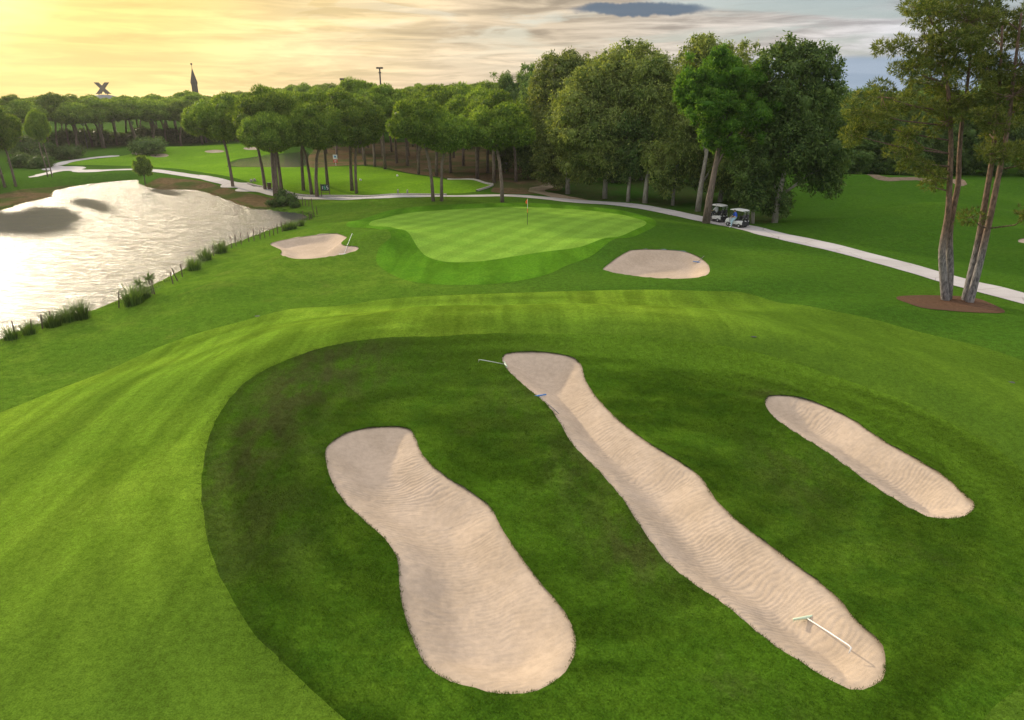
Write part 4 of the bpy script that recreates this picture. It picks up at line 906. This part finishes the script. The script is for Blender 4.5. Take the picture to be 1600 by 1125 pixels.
# ---- young tree, shrubs, reeds
x,y,z,hh,_ = L['young']
grove_tree('young_tree',(x,y,z),[(0,0,hh*.62,1.15,.8),(.5,.2,hh*.78,.7,.55),(-.6,0,hh*.72,.65,.6),(0,0,hh*.9,.5,.5),(.6,0,hh*.5,.7,.5),(-.5,-.1,hh*.48,.7,.5)],'young round-headed tree with thin trunk on the far pond shore',700,'needle','pine_bark',9,None,[(0,0,-.3),(0,0,1.2),(.05,0,2.2),(0,0,3.4)],.1,'pine',.6)
def shrub(x, y, s, seed, label, group, mat='shrub', wide=1.):
    g = np.random.default_rng(seed); root = empty('shrub',(x,y,height(x,y)),0,label,'shrub',group); lob = []
    for i in range(9):
        u = unit(1,g)[0]; lob.append((u[0]*.5*s*wide,u[1]*.5*s,(.45+.3*u[2])*s*1.1,.42*s*wide,.42*s,.38*s))
    P,D = shell_points(lob,16/s**1.2,g,.7); st = MB()
    for i in range(5): st.tube([(0,0,-.1),(g.normal(0,.12)*s,g.normal(0,.12)*s,.3*s),(g.normal(0,.3)*s,g.normal(0,.3)*s,.7*s)],[.03*s,.022*s,.01*s],5)
    st.build('stem',M['wood'],root); foliage('foliage',[hanging_leaves(P,D,5,.16*s**.7,.07*s**.7,.05*s,g),cores(lob,.72,g)],M[mat],root); return root
BLB = ['small round bush on the pond bank below the path, left of the bigger one','bushy dark green shrub on the pond bank under the path-edge pines','low shrub among the fence posts at the pond corner']
for i,(x,y,s) in enumerate(L['bushes']): shrub(x,y,s,800+i,BLB[i],'bushes at the pond corner')
hed = []
for i in range(34):
    t = i/33; x = -128+68*t+random.uniform(-2,2); y = 176+44*t+random.uniform(-3,5)-10*math.sin(t*3.1)*0
    if i==0: proto = shrub(x,y,3.2,850,'dark hedge-like shrub under the far pine belt','shrubs under the far pines')
    elif i==1: proto2 = shrub(x,y,3.,851,'dark hedge-like shrub under the far pine belt','shrubs under the far pines')
    else:
        o = copy_tree(proto if i%2 else proto2); o.location = (x,y,height(x,y)-.2); s = random.uniform(.8,1.35); o.scale = (s*1.25,s*1.25,s); o.rotation_euler = (0,0,i)
for i in range(14):
    x = -76-random.uniform(0,26); y = 104+random.uniform(0,52)
    o = copy_tree(proto if i%2 else proto2); s = random.uniform(.7,1.25); o.location = (x,y,height(x,y)-.2); o.scale = (s*1.2,s*1.2,s); o.rotation_euler = (0,0,i*2.)
    tag(o,'dark shrub under the trees of the left pond bank','shrub','shrubs on the left bank')
def reed(x, y, s, seed, label):
    g = np.random.default_rng(seed); n = 260; V = []; Fq = []
    for i in range(n):
        a = g.uniform(0,6.283); r = g.uniform(0,1)**.7*.42*s; ln = g.uniform(.6,1.05)*s; b = g.uniform(.15,.95)
        bx,by = math.cos(a)*r,math.sin(a)*r; ca,sa = math.cos(a),math.sin(a); w = .016*s
        for k in range(4):
            t = k/3; o_ = b*ln*t*t*.75; zz = ln*(t-.38*b*t*t); ww = w*(1-t*.9)
            V += [(bx+ca*o_-sa*ww,by+sa*o_+ca*ww,zz),(bx+ca*o_+sa*ww,by+sa*o_-ca*ww,zz)]
        j = i*8; Fq += [(j,j+1,j+3,j+2),(j+2,j+3,j+5,j+4),(j+4,j+5,j+7,j+6)]
    o = mesh_np('reed_clump',np.array(V),np.array(Fq),M['reed'],smooth=False,loc=(x,y,height(x,y)-.02))
    return tag(o,label,'reeds','reed clumps along the pond fence')
RL = ['reed clump nearest the left edge of the picture','reed clump second from the left edge along the pond fence','reed clump between the two lone posts at lower left','low reed clump left of a larger one at the lower left shore','large bushy reed clump, the last of the lower left group','wide fountain-shaped reed clump beside the spiky yuccas','smaller reed clump tucked behind the wide one by the yuccas','reed clump standing lowest of the three in the middle of the shore','reed clump in the middle of the three halfway along the shore','reed clump highest of the three halfway along the shore','dark reed clump among the fence posts near the pond tip','small reed clump nearest the pond tip','reed clump between close fence posts left of the pond tip']
for i,(x,y,s) in enumerate(L['reeds']): reed(x,y,s*1.1,900+i,RL[i])
wp = np.repeat(smoothpoly(L['pond'],30),3,0); wp = wp+rng.normal(0,.35,wp.shape)
wp = wp[(sdf(POND,wp[:,0],wp[:,1],4)>.05)&(wp[:,1]<112)&(vnoise(wp[:,0]/2.2,wp[:,1]/2.2,61)>.36)]
v,f = blades(np.column_stack([wp,heights(wp[:,0],wp[:,1])-.02]),10,.08,.34,.022,.7,.12,62)
tag(mesh_np('shore_weeds',v,f,M['reed'],smooth=False),'uneven fringe of weeds and grass along the pond edge','weeds',kind='stuff')
def yucca(x, y, seed, label, hh):
    g = np.random.default_rng(seed); root = empty('yucca',(x,y,height(x,y)),0,label,'plant','spiky yuccas on the shore')
    MB().tube([(0,0,-.1),(-.04,0,hh*.5),(-.1,0,hh)],[.05,.045,.04],7).build('stem',M['wood'],root)
    P = np.tile([[-.1,0,hh]],(46,1))+g.normal(0,.05,(46,3)); D = unit(46,g)
    foliage('crown',[needle_tufts(P,D,2,.5,.05,.2,g,.3)],M['reed'],root)
yucca(*L['yuccas'][0],950,'left spiky yucca above the wide reed clump',.85); yucca(*L['yuccas'][1],951,'right spiky yucca on a leaning stem by the shore',1.05)

# ---------------------------------------------------------------- fence posts
post = MB().tube([(0,0,-.15),(0,0,.5),(.01,0,1.0)],[.042,.04,.036],8)
first = None; wire_pts = []
for i,(x,y,t) in enumerate(L['posts']):
    if first is None: o = first = post.build('fence_post',M['wood'],smooth=False)
    else: o = first.copy(); C.objects.link(o)
    o.location = (x,y,height(x,y)); o.rotation_euler = (random.gauss(0,.04),t+random.gauss(0,.03),i); o.scale = (1,1,random.uniform(.85,1.12))
    if i<9: lb = 'weathered wooden post on the lower left shore, number %s from the left'%['one','two','three','four','five','six','seven','eight','nine'][i]
    else:
        W_ = ['first','second','third','fourth','fifth','sixth','seventh','eighth','ninth','tenth','eleventh','twelfth','thirteenth','fourteenth','fifteenth','sixteenth']
        lb = 'thin dark fence post on the near shore, %s from its left end'%W_[i-9] if i<25 else ('fence post at the pond tip, %s from the water'%W_[i-25] if i<30 else 'fence post on the bank above the pond tip, %s from the right'%W_[i-30])
    tag(o,lb,'post','pond fence posts')

# ---------------------------------------------------------------- golf things
def rake(a, b, label, head_mat, pole_mat, hw=.32, tip_up=.16, bend=True):
    """head lies at a, handle runs to b"""
    za,zb = height(*a),height(*b)
    inb = lambda p: min(float(sdf(OUT[k],np.array([p[0]]),np.array([p[1]]),3)[0]) for k in OUT)<0
    za -= .07 if inb(a) else 0; zb -= .07 if inb(b) else 0
    A_ = Vector((*a,za+.09)); B_ = Vector((*b,zb+tip_up)); d = (B_-A_); side = Vector((-d.y,d.x,0)).normalized(); fw = Vector((d.x,d.y,0)).normalized()
    root = empty('bunker_rake',(a[0],a[1],za),0,label,'rake','bunker rakes'); o0 = Vector(root.location)
    p0 = A_-o0; p1 = B_-o0
    hd = MB(); hd.tube([p0-side*hw,p0-side*hw*.3+fw*.01,p0+fw*.02,p0+side*hw*.3+fw*.01,p0+side*hw],[.03,.034,.045,.034,.03],6); hd.build('head',head_mat,root,smooth=True)
    tm = None
    for i in range(11):
        s = (i/10-.5)*2*hw*.95; q = MB().tube([(0,0,0),(0,0,-.085)],[.013,.007],5)
        if tm is None: t_ = q.build('tine',head_mat,root); tm = t_
        else: t_ = tm.copy(); C.objects.link(t_); t_.parent = root
        t_.location = p0+side*s+fw*(.01*(1-abs(s)/hw))
    pts = [p0+fw*.04,p0.lerp(p1,.5)]+([p1-d.normalized()*.12,p1-d.normalized()*.02+Vector((0,0,-.02)),p1+Vector((0,0,-.16))+side*-.05] if bend else [p1])
    MB().tube(pts,.017,8).build('handle',pole_mat,root,smooth=True)
rk = L['rakes']
rake(*rk['r1'],'white-handled rake with pale green head lying near the end of the long bunker',M['pale_green'],M['white'],.36,.42)
rake(*rk['r2'],'silver rake with bent handle on the grass at the far tip of the long bunker',M['pale_green'],M['steel'],.34,.38)
rake(*rk['r3'],'dark rake with blue head along the left edge of the long bunker',M['blue_plastic'],M['grey_plastic'],.34,.12,False)
rake(*rk['r4'],'white rake leaning out of the bunker left of the green',M['white'],M['white'],.4,.4)
rake(*rk['r5'],'small blue rake at the right edge of the bunker beside the green',M['blue_plastic'],M['grey_plastic'],.38,.12,False)
# flag
x,y = L['flag']; root = empty('golf_flag',(x,y,height(x,y)),0,'orange flag on a thin pole in the putting green','flag')
MB().tube([(0,0,-.02),(0,0,1.15)],.022,8).build('pole',M['black'],root); MB().tube([(0,0,1.15),(0,0,1.55)],.023,8).build('pole_band',M['orange'],root); MB().tube([(0,0,1.55),(0,0,2.45)],.02,8).build('pole_top',M['white'],root)
V = []; Fq = []
for i in range(9):
    t = i/8; V += [(-.03-.16*t,.04*math.sin(t*5),2.42-.2*t),(-.02-.16*t,.04*math.sin(t*5+.4),1.92+.14*t)]
    if i: Fq.append((2*i-2,2*i-1,2*i+1,2*i))
mesh_np('flag_cloth',np.array(V),np.array(Fq),M['orange'],root)
MB().tube([(0,0,.0),(0,0,.008)],.054*2,16).build('hole_cup',M['white'],root)
# carts
def golf_cart(loc, rz, label):
    """x forward, y left; 2.4 m long"""
    c = empty('golf_cart',loc,rz,label,'golf cart','golf carts on the path')
    MB().box((0,0,.30),(2.2,1.1,.10)).build('floor',M['black'],c,.02)
    MB().prism([(.62,.26),(1.18,.28),(1.2,.50),(1.05,.78),(.78,.90),(.72,.88),(.66,.45)],-.56,.56).build('front_cowl',M['white'],c,.035,True)
    MB().prism([(-1.15,.36),(.12,.30),(.14,.62),(-.05,.66),(-.62,.74),(-1.1,.72)],-.58,.58).build('rear_body',M['white'],c,.035,True)
    MB().prism([(-1.22,.22),(-.75,.22),(-.75,.70),(-1.22,.66)],-.55,.55).build('bag_well',M['black'],c,.02)
    MB().box((-.20,0,.76),(.52,1.04,.15)).build('seat',M['seat'],c,.04,True)
    MB().box((-.50,0,1.08),(.13,1.04,.42),Matrix.Rotation(R(-6),4,'Y')).build('seat_back',M['seat'],c,.04,True)
    rf = MB().prism([(-1.02,1.76),(-.98,1.84),(-.6,1.885),(.3,1.885),(.62,1.84),(.68,1.76)],-.58,.58).build('roof',M['white'],c,.025,True)
    for sy in (-1,1):
        MB().tube([(.74,sy*.50,.86),(.50,sy*.51,1.78)],.022,8).build('roof_post',M['black'],c); MB().tube([(-.74,sy*.50,.70),(-.84,sy*.51,1.78)],.022,8).build('roof_post',M['black'],c)
    MB().box((.63,0,1.30),(.012,.96,.78),Matrix.Translation((.63,0,1.3))@Matrix.Rotation(R(-14),4,'Y')@Matrix.Translation((-.63,0,-1.3))).build('windscreen',M['glass'],c)
    MB().tube([(.62,.25,.80),(.36,.25,1.02)],.02,6).build('steering_column',M['black'],c)
    ring = [(.36+.16*math.sin(a)*.45,.25+.17*math.cos(a),1.02+.16*math.sin(a)) for a in np.linspace(0,6.283,17)]
    MB().tube(ring,.015,6,False).build('steering_wheel',M['black'],c,smooth=True)
    w0 = None
    for sx in (.80,-.72):
        for sy in (-1,1):
            w = bpy.data.objects.new('wheel',None); C.objects.link(w); w.parent = c; w.location = (sx,sy*.50,.23)
            if w0 is None:
                n = 20; prof = [(.11,-.09),(.20,-.10),(.23,-.06),(.23,.06),(.20,.10),(.11,.09)]; v = []; f = []
                for i in range(n):
                    a = 2*math.pi*i/n; v += [(r*math.cos(a),q,r*math.sin(a)) for r,q in prof]
                k = len(prof)
                for i in range(n):
                    for j in range(k): f.append((i*k+j,i*k+(j+1)%k,((i+1)%n)*k+(j+1)%k,((i+1)%n)*k+j))
                ty = MB().add(v,f).build('tyre',M['tyre'],w,smooth=True)
                rm = MB().tube([(0,-.085,0),(0,-.07,0),(0,.07,0),(0,.085,0)],[.06,.125,.125,.06],16).build('rim',M['rim'],w); w0 = (ty,rm)
            else:
                for q in w0: e = q.copy(); C.objects.link(e); e.parent = w
    for sy in (-1,1): MB().box((1.17,sy*.36,.62),(.05,.18,.09)).build('headlight',M['steel'],c,.015)
    MB().tube([(-1.12,-.5,.72),(-1.12,-.5,1.02),(-1.12,.5,1.02),(-1.12,.5,.72)],.018,6).build('bag_rail',M['steel'],c)
    return c
(x1,y1),(x2,y2) = L['carts']; ang = math.atan2(6.2,-3.9)
C1 = golf_cart((x1,y1,height(x1,y1)+.035),ang,'white golf cart in front, partly behind the leaning pine trunk'); C2 = golf_cart((x2,y2,height(x2,y2)+.035),ang,'white golf cart behind, with a person in blue stepping out')
C1.scale = C2.scale = (.9,.9,.9)
def bag(cart, sy, label):
    q = cart.matrix_basis@Vector((-1.0,sy*.27,.42)); root = empty('golf_bag',q,cart.rotation_euler.z,label,'golf bag','golf bags on the carts')
    MB().tube([(0,0,0),(-.03,0,.45),(-.10,0,.88)],[.13,.135,.145],12).build('bag_body',M['black'],root,smooth=True)
    for i in range(5):
        a = i*1.256; t = (-.11+.06*math.cos(a),.06*math.sin(a),.86); e = (-.15+.09*math.cos(a),.09*math.sin(a),1.12+.05*(i%2))
        MB().tube([t,e,(e[0]+.05,e[1],e[2]+.02)],[.008,.008,.025],6).build('club',M['steel'],root)
for cart,nm in ((C1,'front'),(C2,'rear')):
    bag(cart,1,'dark golf bag at the back of the %s cart, nearer the camera'%nm); bag(cart,-1,'dark golf bag at the back of the %s cart, farther side'%nm)
# people (x forward, y left, origin on the floor under the hips)
def person(loc, rz, joints, label, shirt, legs, hand_r, hand_l):
    J = {k:Vector(v[:3]) for k,v in joints.items()}; rad = {k:v[3] for k,v in joints.items()}
    E = [('pelvis','belly'),('belly','chest'),('chest','neck'),('neck','chin'),('chin','brow'),('brow','crown')]
    for s in 'lr': E += [('chest','sh_'+s),('sh_'+s,'el_'+s),('el_'+s,'wr_'+s),('wr_'+s,'palm_'+s),('pelvis','hip_'+s),('hip_'+s,'kn_'+s),('kn_'+s,'an_'+s),('an_'+s,'toe_'+s)]
    # five short fingers on each palm
    for s in 'lr':
        d = (J['palm_'+s]-J['wr_'+s]).normalized(); sd = d.cross(Vector((0,0,1))).normalized()
        for i,(off,ln) in enumerate(((-.036,.055),(-.014,.075),(.010,.08),(.032,.068))):
            J['f%d_%s'%(i,s)] = J['palm_'+s]+sd*off+d*.03; J['g%d_%s'%(i,s)] = J['palm_'+s]+sd*off*1.1+d*(.03+ln*.8)+Vector((0,0,-.03))
            rad['f%d_%s'%(i,s)] = .011; rad['g%d_%s'%(i,s)] = .009; E += [('palm_'+s,'f%d_%s'%(i,s)),('f%d_%s'%(i,s),'g%d_%s'%(i,s))]
        J['t_'+s] = J['wr_'+s].lerp(J['palm_'+s],.6)+sd*-.06; rad['t_'+s] = .011; E.append(('palm_'+s,'t_'+s))
    names = list(J); me = bpy.data.meshes.new('body'); me.from_pydata([J[k] for k in names],[(names.index(a),names.index(b)) for a,b in E],[])
    tmp = bpy.data.objects.new('body',me); C.objects.link(tmp)
    tmp.modifiers.new('skin','SKIN'); sub = tmp.modifiers.new('sub','SUBSURF'); sub.levels = 2; sub.render_levels = 2
    for i,k in enumerate(names):
        sv = me.skin_vertices[0].data[i]; sv.radius = (rad[k],rad[k]); sv.use_root = k=='pelvis'
    dg = bpy.context.evaluated_depsgraph_get(); new = bpy.data.meshes.new_from_object(tmp.evaluated_get(dg)); bpy.data.objects.remove(tmp)
    new.name = 'body'
    for m_ in (M['skin'],shirt,legs,M['white'],M['hair']): new.materials.append(m_)
    def segd(p, a, b): t = max(0,min(1,(p-a).dot(b-a)/max(1e-9,(b-a).length_squared))); return (p-a-(b-a)*t).length
    bones = [(('pelvis','belly'),1),(('belly','chest'),1),(('chest','neck'),1),(('neck','chin'),0),(('chin','brow'),0),(('brow','crown'),4)]
    for s in 'lr': bones += [(('chest','sh_'+s),1),(('sh_'+s,'el_'+s),1),(('el_'+s,'wr_'+s),0),(('wr_'+s,'palm_'+s),0),(('pelvis','hip_'+s),2),(('hip_'+s,'kn_'+s),2),(('kn_'+s,'an_'+s),2),(('an_'+s,'toe_'+s),3)]
    for p in new.polygons:
        p.material_index = min(bones,key=lambda b: segd(p.center,J[b[0][0]],J[b[0][1]])-.6*min(rad[b[0][0]],rad[b[0][1]]))[1]; p.use_smooth = True
    root = empty('person',loc,rz,label,'person','people at the golf carts')
    o = bpy.data.objects.new('body',new); C.objects.link(o); o.parent = root
    # face: nose, eyes, ears and a cap peak
    h = J['chin'].lerp(J['brow'],.6); MB().tube([h+Vector((.085,0,.03)),h+Vector((.125,0,-.02)),h+Vector((.09,0,-.035))],[.012,.018,.012],6).build('nose',M['skin'],root,smooth=True)
    for s in (-1,1):
        MB().tube([h+Vector((.092,s*.033,.03)),h+Vector((.104,s*.033,.03))],[.014,.008],8).build('eye',M['hair'],root); MB().tube([h+Vector((0,s*.085,-.02)),h+Vector((-.01,s*.105,.02))],[.02,.014],6).build('ear',M['skin'],root)
    MB().tube([h+Vector((.097,-.025,-.06)),h+Vector((.102,0,-.062)),h+Vector((.097,.025,-.06))],.007,6).build('mouth',M['red'],root)
    return root
seat_z = .84
def seated(fx): pass
def w2(cart, p): return cart.matrix_basis@Vector(p)
# driver in white, seated and reaching forward
person(w2(C1,(-.22,.24,0)),ang,dict(pelvis=(0,0,.93,.15),belly=(.02,0,1.12,.15),chest=(.08,0,1.36,.16),neck=(.11,0,1.50,.06),chin=(.14,0,1.56,.075),brow=(.15,0,1.66,.095),crown=(.14,0,1.72,.08),
 sh_l=(.09,.18,1.38,.075),el_l=(.24,.24,1.14,.05),wr_l=(.46,.16,1.06,.036),palm_l=(.53,.13,1.07,.034),sh_r=(.09,-.18,1.38,.075),el_r=(.24,-.24,1.14,.05),wr_r=(.46,-.14,1.06,.036),palm_r=(.53,-.12,1.07,.034),
 hip_l=(.08,.10,.93,.105),kn_l=(.48,.13,.90,.075),an_l=(.55,.13,.46,.05),toe_l=(.70,.14,.40,.045),hip_r=(.08,-.10,.93,.105),kn_r=(.48,-.13,.90,.075),an_r=(.55,-.13,.46,.05),toe_r=(.70,-.14,.40,.045)),
 'person in a white shirt sitting at the wheel of the front cart',M['white_shirt'],M['navy'],None,None)
# golfer in blue stepping out on the left side
person(w2(C2,(-.16,.42,-.035)),ang+R(62),dict(pelvis=(0,0,.95,.15),belly=(.03,0,1.13,.15),chest=(.12,0,1.36,.16),neck=(.17,0,1.50,.06),chin=(.21,0,1.55,.075),brow=(.22,0,1.65,.095),crown=(.21,0,1.71,.08),
 sh_l=(.13,.19,1.37,.075),el_l=(.16,.30,1.12,.05),wr_l=(.36,.26,1.02,.036),palm_l=(.43,.24,1.01,.034),sh_r=(.13,-.19,1.37,.075),el_r=(.22,-.28,1.12,.05),wr_r=(.40,-.22,1.00,.036),palm_r=(.47,-.2,.99,.034),
 hip_l=(.08,.10,.93,.11),kn_l=(.42,.15,.66,.078),an_l=(.50,.17,.12,.052),toe_l=(.66,.19,.05,.045),hip_r=(.08,-.10,.93,.11),kn_r=(.44,-.13,.72,.078),an_r=(.38,-.14,.28,.052),toe_r=(.54,-.15,.22,.045)),
 'person in a blue shirt and light blue trousers stepping out of the rear cart',M['blue_shirt'],M['trouser'],None,None)
# yardage board, notice, markers
def seg_digit(mb, ch, x0, z0, w, h_, t, y):
    S7 = {'1':'bc','2':'abged','5':'afgcd','6':'afgedc','3':'abgcd'}[ch]
    R7 = {'a':(w/2,h_,w,t),'b':(w,h_*.75,t,h_/2),'c':(w,h_*.25,t,h_/2),'d':(w/2,0,w,t),'e':(0,h_*.25,t,h_/2),'f':(0,h_*.75,t,h_/2),'g':(w/2,h_/2,w,t)}
    for s in S7: cx,cz,dx,dz = R7[s]; mb.box((x0+cx,y-(.002 if s in 'adg' else 0),z0+cz),(dx,.01,dz))
x,y = L['board']; root = empty('yardage_board',(x,y,height(x,y)),R(6),'dark board with pale figures on wooden legs beside the path','sign')
for s in (-.56,.56): MB().box((s,0,.85),(.09,.09,1.75)).build('leg',M['wood'],root,.01)
MB().box((0,-.03,1.22),(1.02,.06,.86)).build('panel',M['board'],root,.01)
MB().box((0,0,.62),(1.02,.05,.07)).build('rail',M['wood'],root,.01)
mb = MB(); seg_digit(mb,'1',-.42,1.02,.10,.42,.06,-.068); mb.build('figure',M['print_w'],root)
mb = MB(); seg_digit(mb,'6',-.12,1.02,.20,.42,.06,-.068); mb.build('figure',M['print_g'],root)
mb = MB(); seg_digit(mb,'5',.22,1.02,.18,.42,.06,-.068); mb.build('figure',M['print_w'],root)
x,y = L['notice']; root = empty('notice_sign',(x,y,height(x,y)),0,'white notice with a red lower half on a short post by the far pond','sign')
MB().tube([(0,0,-.1),(0,0,1.0)],.05,8).build('post',M['white'],root); MB().box((0,-.06,1.55),(.80,.05,.80)).build('panel',M['white'],root,.01); MB().box((0,-.06,.85),(.80,.05,.55)).build('red_panel',M['red'],root,.01)
mb = MB(); mb.box((0,-.095,1.62),(.34,.02,.34)); mb.build('emblem',M['blue_plastic'],root,.05); MB().box((0,-.092,.86),(.4,.014,.12)).build('stripe',M['white'],root)
for i,(x,y) in enumerate(L['markers']):
    MB().tube([(0,0,-.02),(0,0,.06),(0,0,.20),(0,0,.27)],[.14,.16,.13,.05],12).build('tee_marker',M['white'],smooth=True,loc=(x,y,height(x,y)))
    tag(C.objects[-1],['white tee marker beside the paired trunks on the tee','white tee marker on the crest of the tee, right one'][i],'tee marker','tee markers')
for i,(x,y) in enumerate(L['bollards']):
    MB().tube([(0,0,-.05),(0,0,.5),(0,0,.58)],[.11,.10,.05],10).build('bollard',M['stone'],smooth=True,loc=(x,y,height(x,y)))
    tag(C.objects[-1],['left stone bollard on the tee side of the path','right stone bollard on the tee side of the path'][i],'bollard','stone bollards')
x,y = L['bins'][0]; root = empty('litter_bin',(x,y,height(x,y)),0,'dark brown litter bin beside the path bend','bin')
MB().tube([(0,0,0),(0,0,.85)],[.26,.30],12).build('bin_body',M['wood'],root); MB().tube([(0,0,.85),(0,0,.93)],[.33,.30],12).build('rim',M['black'],root)
SL = ['pale edging stone at the path bend, left one of the upper two','pale edging stone at the path bend, right one of the upper two','small stone beside the pine foot, left one','small stone beside the pine foot, middle one','small stone beside the pine foot, right one']
for i,(x,y) in enumerate(L['stones']):
    g = np.random.default_rng(i); v = ICO[0]*(1+g.normal(0,.1,(len(ICO[0]),1)))*[.22,.2,.30]; o = mesh_np('boulder',v,ICO[1],M['stone'],loc=(x,y,height(x,y)+.15)); tag(o,SL[i],'stone','stones by the path')
# low stone edging between path and tee
def edging(pts, label, w=.22, h_=.22):
    p = smoothpoly(pts,8,False); V = []; Fq = []
    for i,q in enumerate(p):
        t = p[min(i+1,len(p)-1)]-p[max(i-1,0)]; t /= np.hypot(*t); nn = np.array([-t[1],t[0]])*w/2; zz = height(*q)
        for s,dz in ((-1,-.05),(-1,h_),(1,h_),(1,-.05)): V.append((*(q+nn*s),zz+dz))
        if i: 
            for k in range(3): a = (i-1)*4; Fq.append((a+k,a+k+1,a+k+5,a+k+4))
    return tag(mesh_np('stone_edging',np.array(V),np.array(Fq),M['stone'],smooth=False),label,'edging')
def offset_line(p, d):
    p = np.array(p,float); t = np.gradient(p,axis=0); t /= np.hypot(t[:,0],t[:,1])[:,None]; return p+np.stack([-t[:,1],t[:,0]],1)*d
edging(offset_line(L['path'][13:20],-1.7),'low pale stone kerb between the path and the tee grass')
edging([L['tee'][i] for i in (9,8,7,6)][::1],'low brick kerb curving round the right end of the tee')
# skyline
K = L['skyline']; x,z = K['x']; dx_,dz_ = K['dome']
root = empty('domed_building',(dx_,520,0),0,'grey domed building carrying a giant dark letter X on the skyline','building')
V = []; Fq = []; nr = 9; ns = 28
for i in range(nr):
    a = i/(nr-1)*math.pi/2
    for j in range(ns): b_ = 2*math.pi*j/ns; V.append((13*math.cos(a)*math.cos(b_),13*math.cos(a)*math.sin(b_),dz_-5+6*math.sin(a)))
for i in range(nr-1):
    for j in range(ns): Fq.append((i*ns+j,i*ns+(j+1)%ns,(i+1)*ns+(j+1)%ns,(i+1)*ns+j))
mesh_np('dome',np.array(V),np.array(Fq),M['dome'],root)
MB().tube([(0,0,0),(0,0,dz_-5)],12.9,28).build('drum',M['dome'],root)
mb = MB(); 
for s in (-1,1): mb.prism([(-s*3.7-1.3,3.6),(-s*3.7+1.3,3.6),(s*3.2+1.5,-3.6),(s*3.2-1.5,-3.6)],-.8-.05*s,.8+.05*s)
mb.build('letter_x',M['tower'],root,loc=(x-dx_,0,z-.2))
for s in (-1,1): MB().tube([(s*3,0,dz_-.5),(s*3,0,z-3.5)],.3,6).build('strut',M['tower'],root)
for s in (-1,1): MB().box((s*3.2+x-dx_,0,z-3.8),(3.4,1.8,.5)).build('foot',M['tower'],root)
x,z = K['spire']; zt = K['spire_top'][1]; root = empty('spire_tower',(x,420,0),0,'slender dark pointed spire above the far pines','tower')
MB().tube([(0,0,0),(0,0,z+1)],1.7,8).build('shaft',M['tower'],root); MB().tube([(0,0,z+1),(0,0,z+2),(0,0,zt-2.2)],[1.8,2.0,.12],8).build('spire',M['tower'],root); MB().tube([(0,0,zt-2.4),(0,0,zt)],.12,6).build('finial_rod',M['tower'],root)
o = mesh_np('finial_ball',ICO[0]*.55,ICO[1],M['tower'],root,loc=(0,0,zt))
x,z = K['mast']; root = empty('light_mast',(x,330,0),0,'tall thin mast with lamps at its top above the wood','mast')
MB().tube([(0,0,0),(0,0,z)],[.4,.32],8).build('pole',M['tower'],root)
for s in (-1,1): MB().box((s*.9,0,z-.3),(1.1,.6,.7)).build('lamp_head',M['tower'],root,.08)
MB().box((0,0,z-.2),(2.2,.25,.25)).build('crossarm',M['tower'],root); MB().box((0,0,z-2.2),(1.1,.5,.5)).build('bracket',M['tower'],root,.05)
x,z = K['small']; root = empty('light_mast',(x,350,0),0,'short mast with a square head barely topping the wood','mast')
MB().tube([(0,0,0),(0,0,z)],.3,8).build('pole',M['tower'],root); MB().box((0,0,z),(2.4,.8,1.0)).build('lamp_head',M['tower'],root,.1)
for i,(x,y) in enumerate(L['lamps']):
    root = empty('lamp_post',(x,y,height(x,y)),0,['thin lamp post with pale globe among the far pines, left one','thin lamp post with pale globe among the far pines, right one'][i],'lamp','lamp posts in the far belt')
    MB().tube([(0,0,0),(0,0,5.2)],[.09,.06],8).build('pole',M['dome'],root); mesh_np('globe',ICO[0]*.42,ICO[1],M['white'],root,loc=(0,0,5.5))
for i,(x,y) in enumerate(L['divots']):
    g = np.random.default_rng(40+i); a = np.linspace(0,6.283,14,endpoint=False); r = .10*(1+g.normal(0,.15,14)); v = np.column_stack([r*np.cos(a)*1.5,r*np.sin(a),np.zeros(14)]); v = np.vstack([v,[0,0,.015]])
    o = mesh_np('drain_cover',v,np.array([(k,(k+1)%14,14) for k in range(14)]),M['black'],loc=(x,y,height(x,y)+.018)); tag(o,['small dark drain cover behind the long bunker ridge','small dark patch of a drain cover near the right edge','small dark drain cover on the left edge of the fairway'][i],'drain cover','drain covers')

# ---------------------------------------------------------------- evening haze
HAZE = .00011
hm = bpy.data.materials.new('evening_haze'); hm.use_nodes = True; g = NT(hm.node_tree); g.n.clear()
ho = g.add('ShaderNodeOutputMaterial'); pv = g.add('ShaderNodeVolumePrincipled'); pv.inputs['Color'].default_value = (.95,.95,.93,1); pv.inputs['Density'].default_value = HAZE; pv.inputs['Anisotropy'].default_value = .55
g.l.new(pv.outputs[0],ho.inputs['Volume'])
# box round everything in view
hb = MB().box((0,250,20),(1300,760,48)).build('haze',hm); tag(hb,kind='stuff')
S.cycles.volume_bounces = 0; S.cycles.max_bounces = 6; S.cycles.use_denoising = True
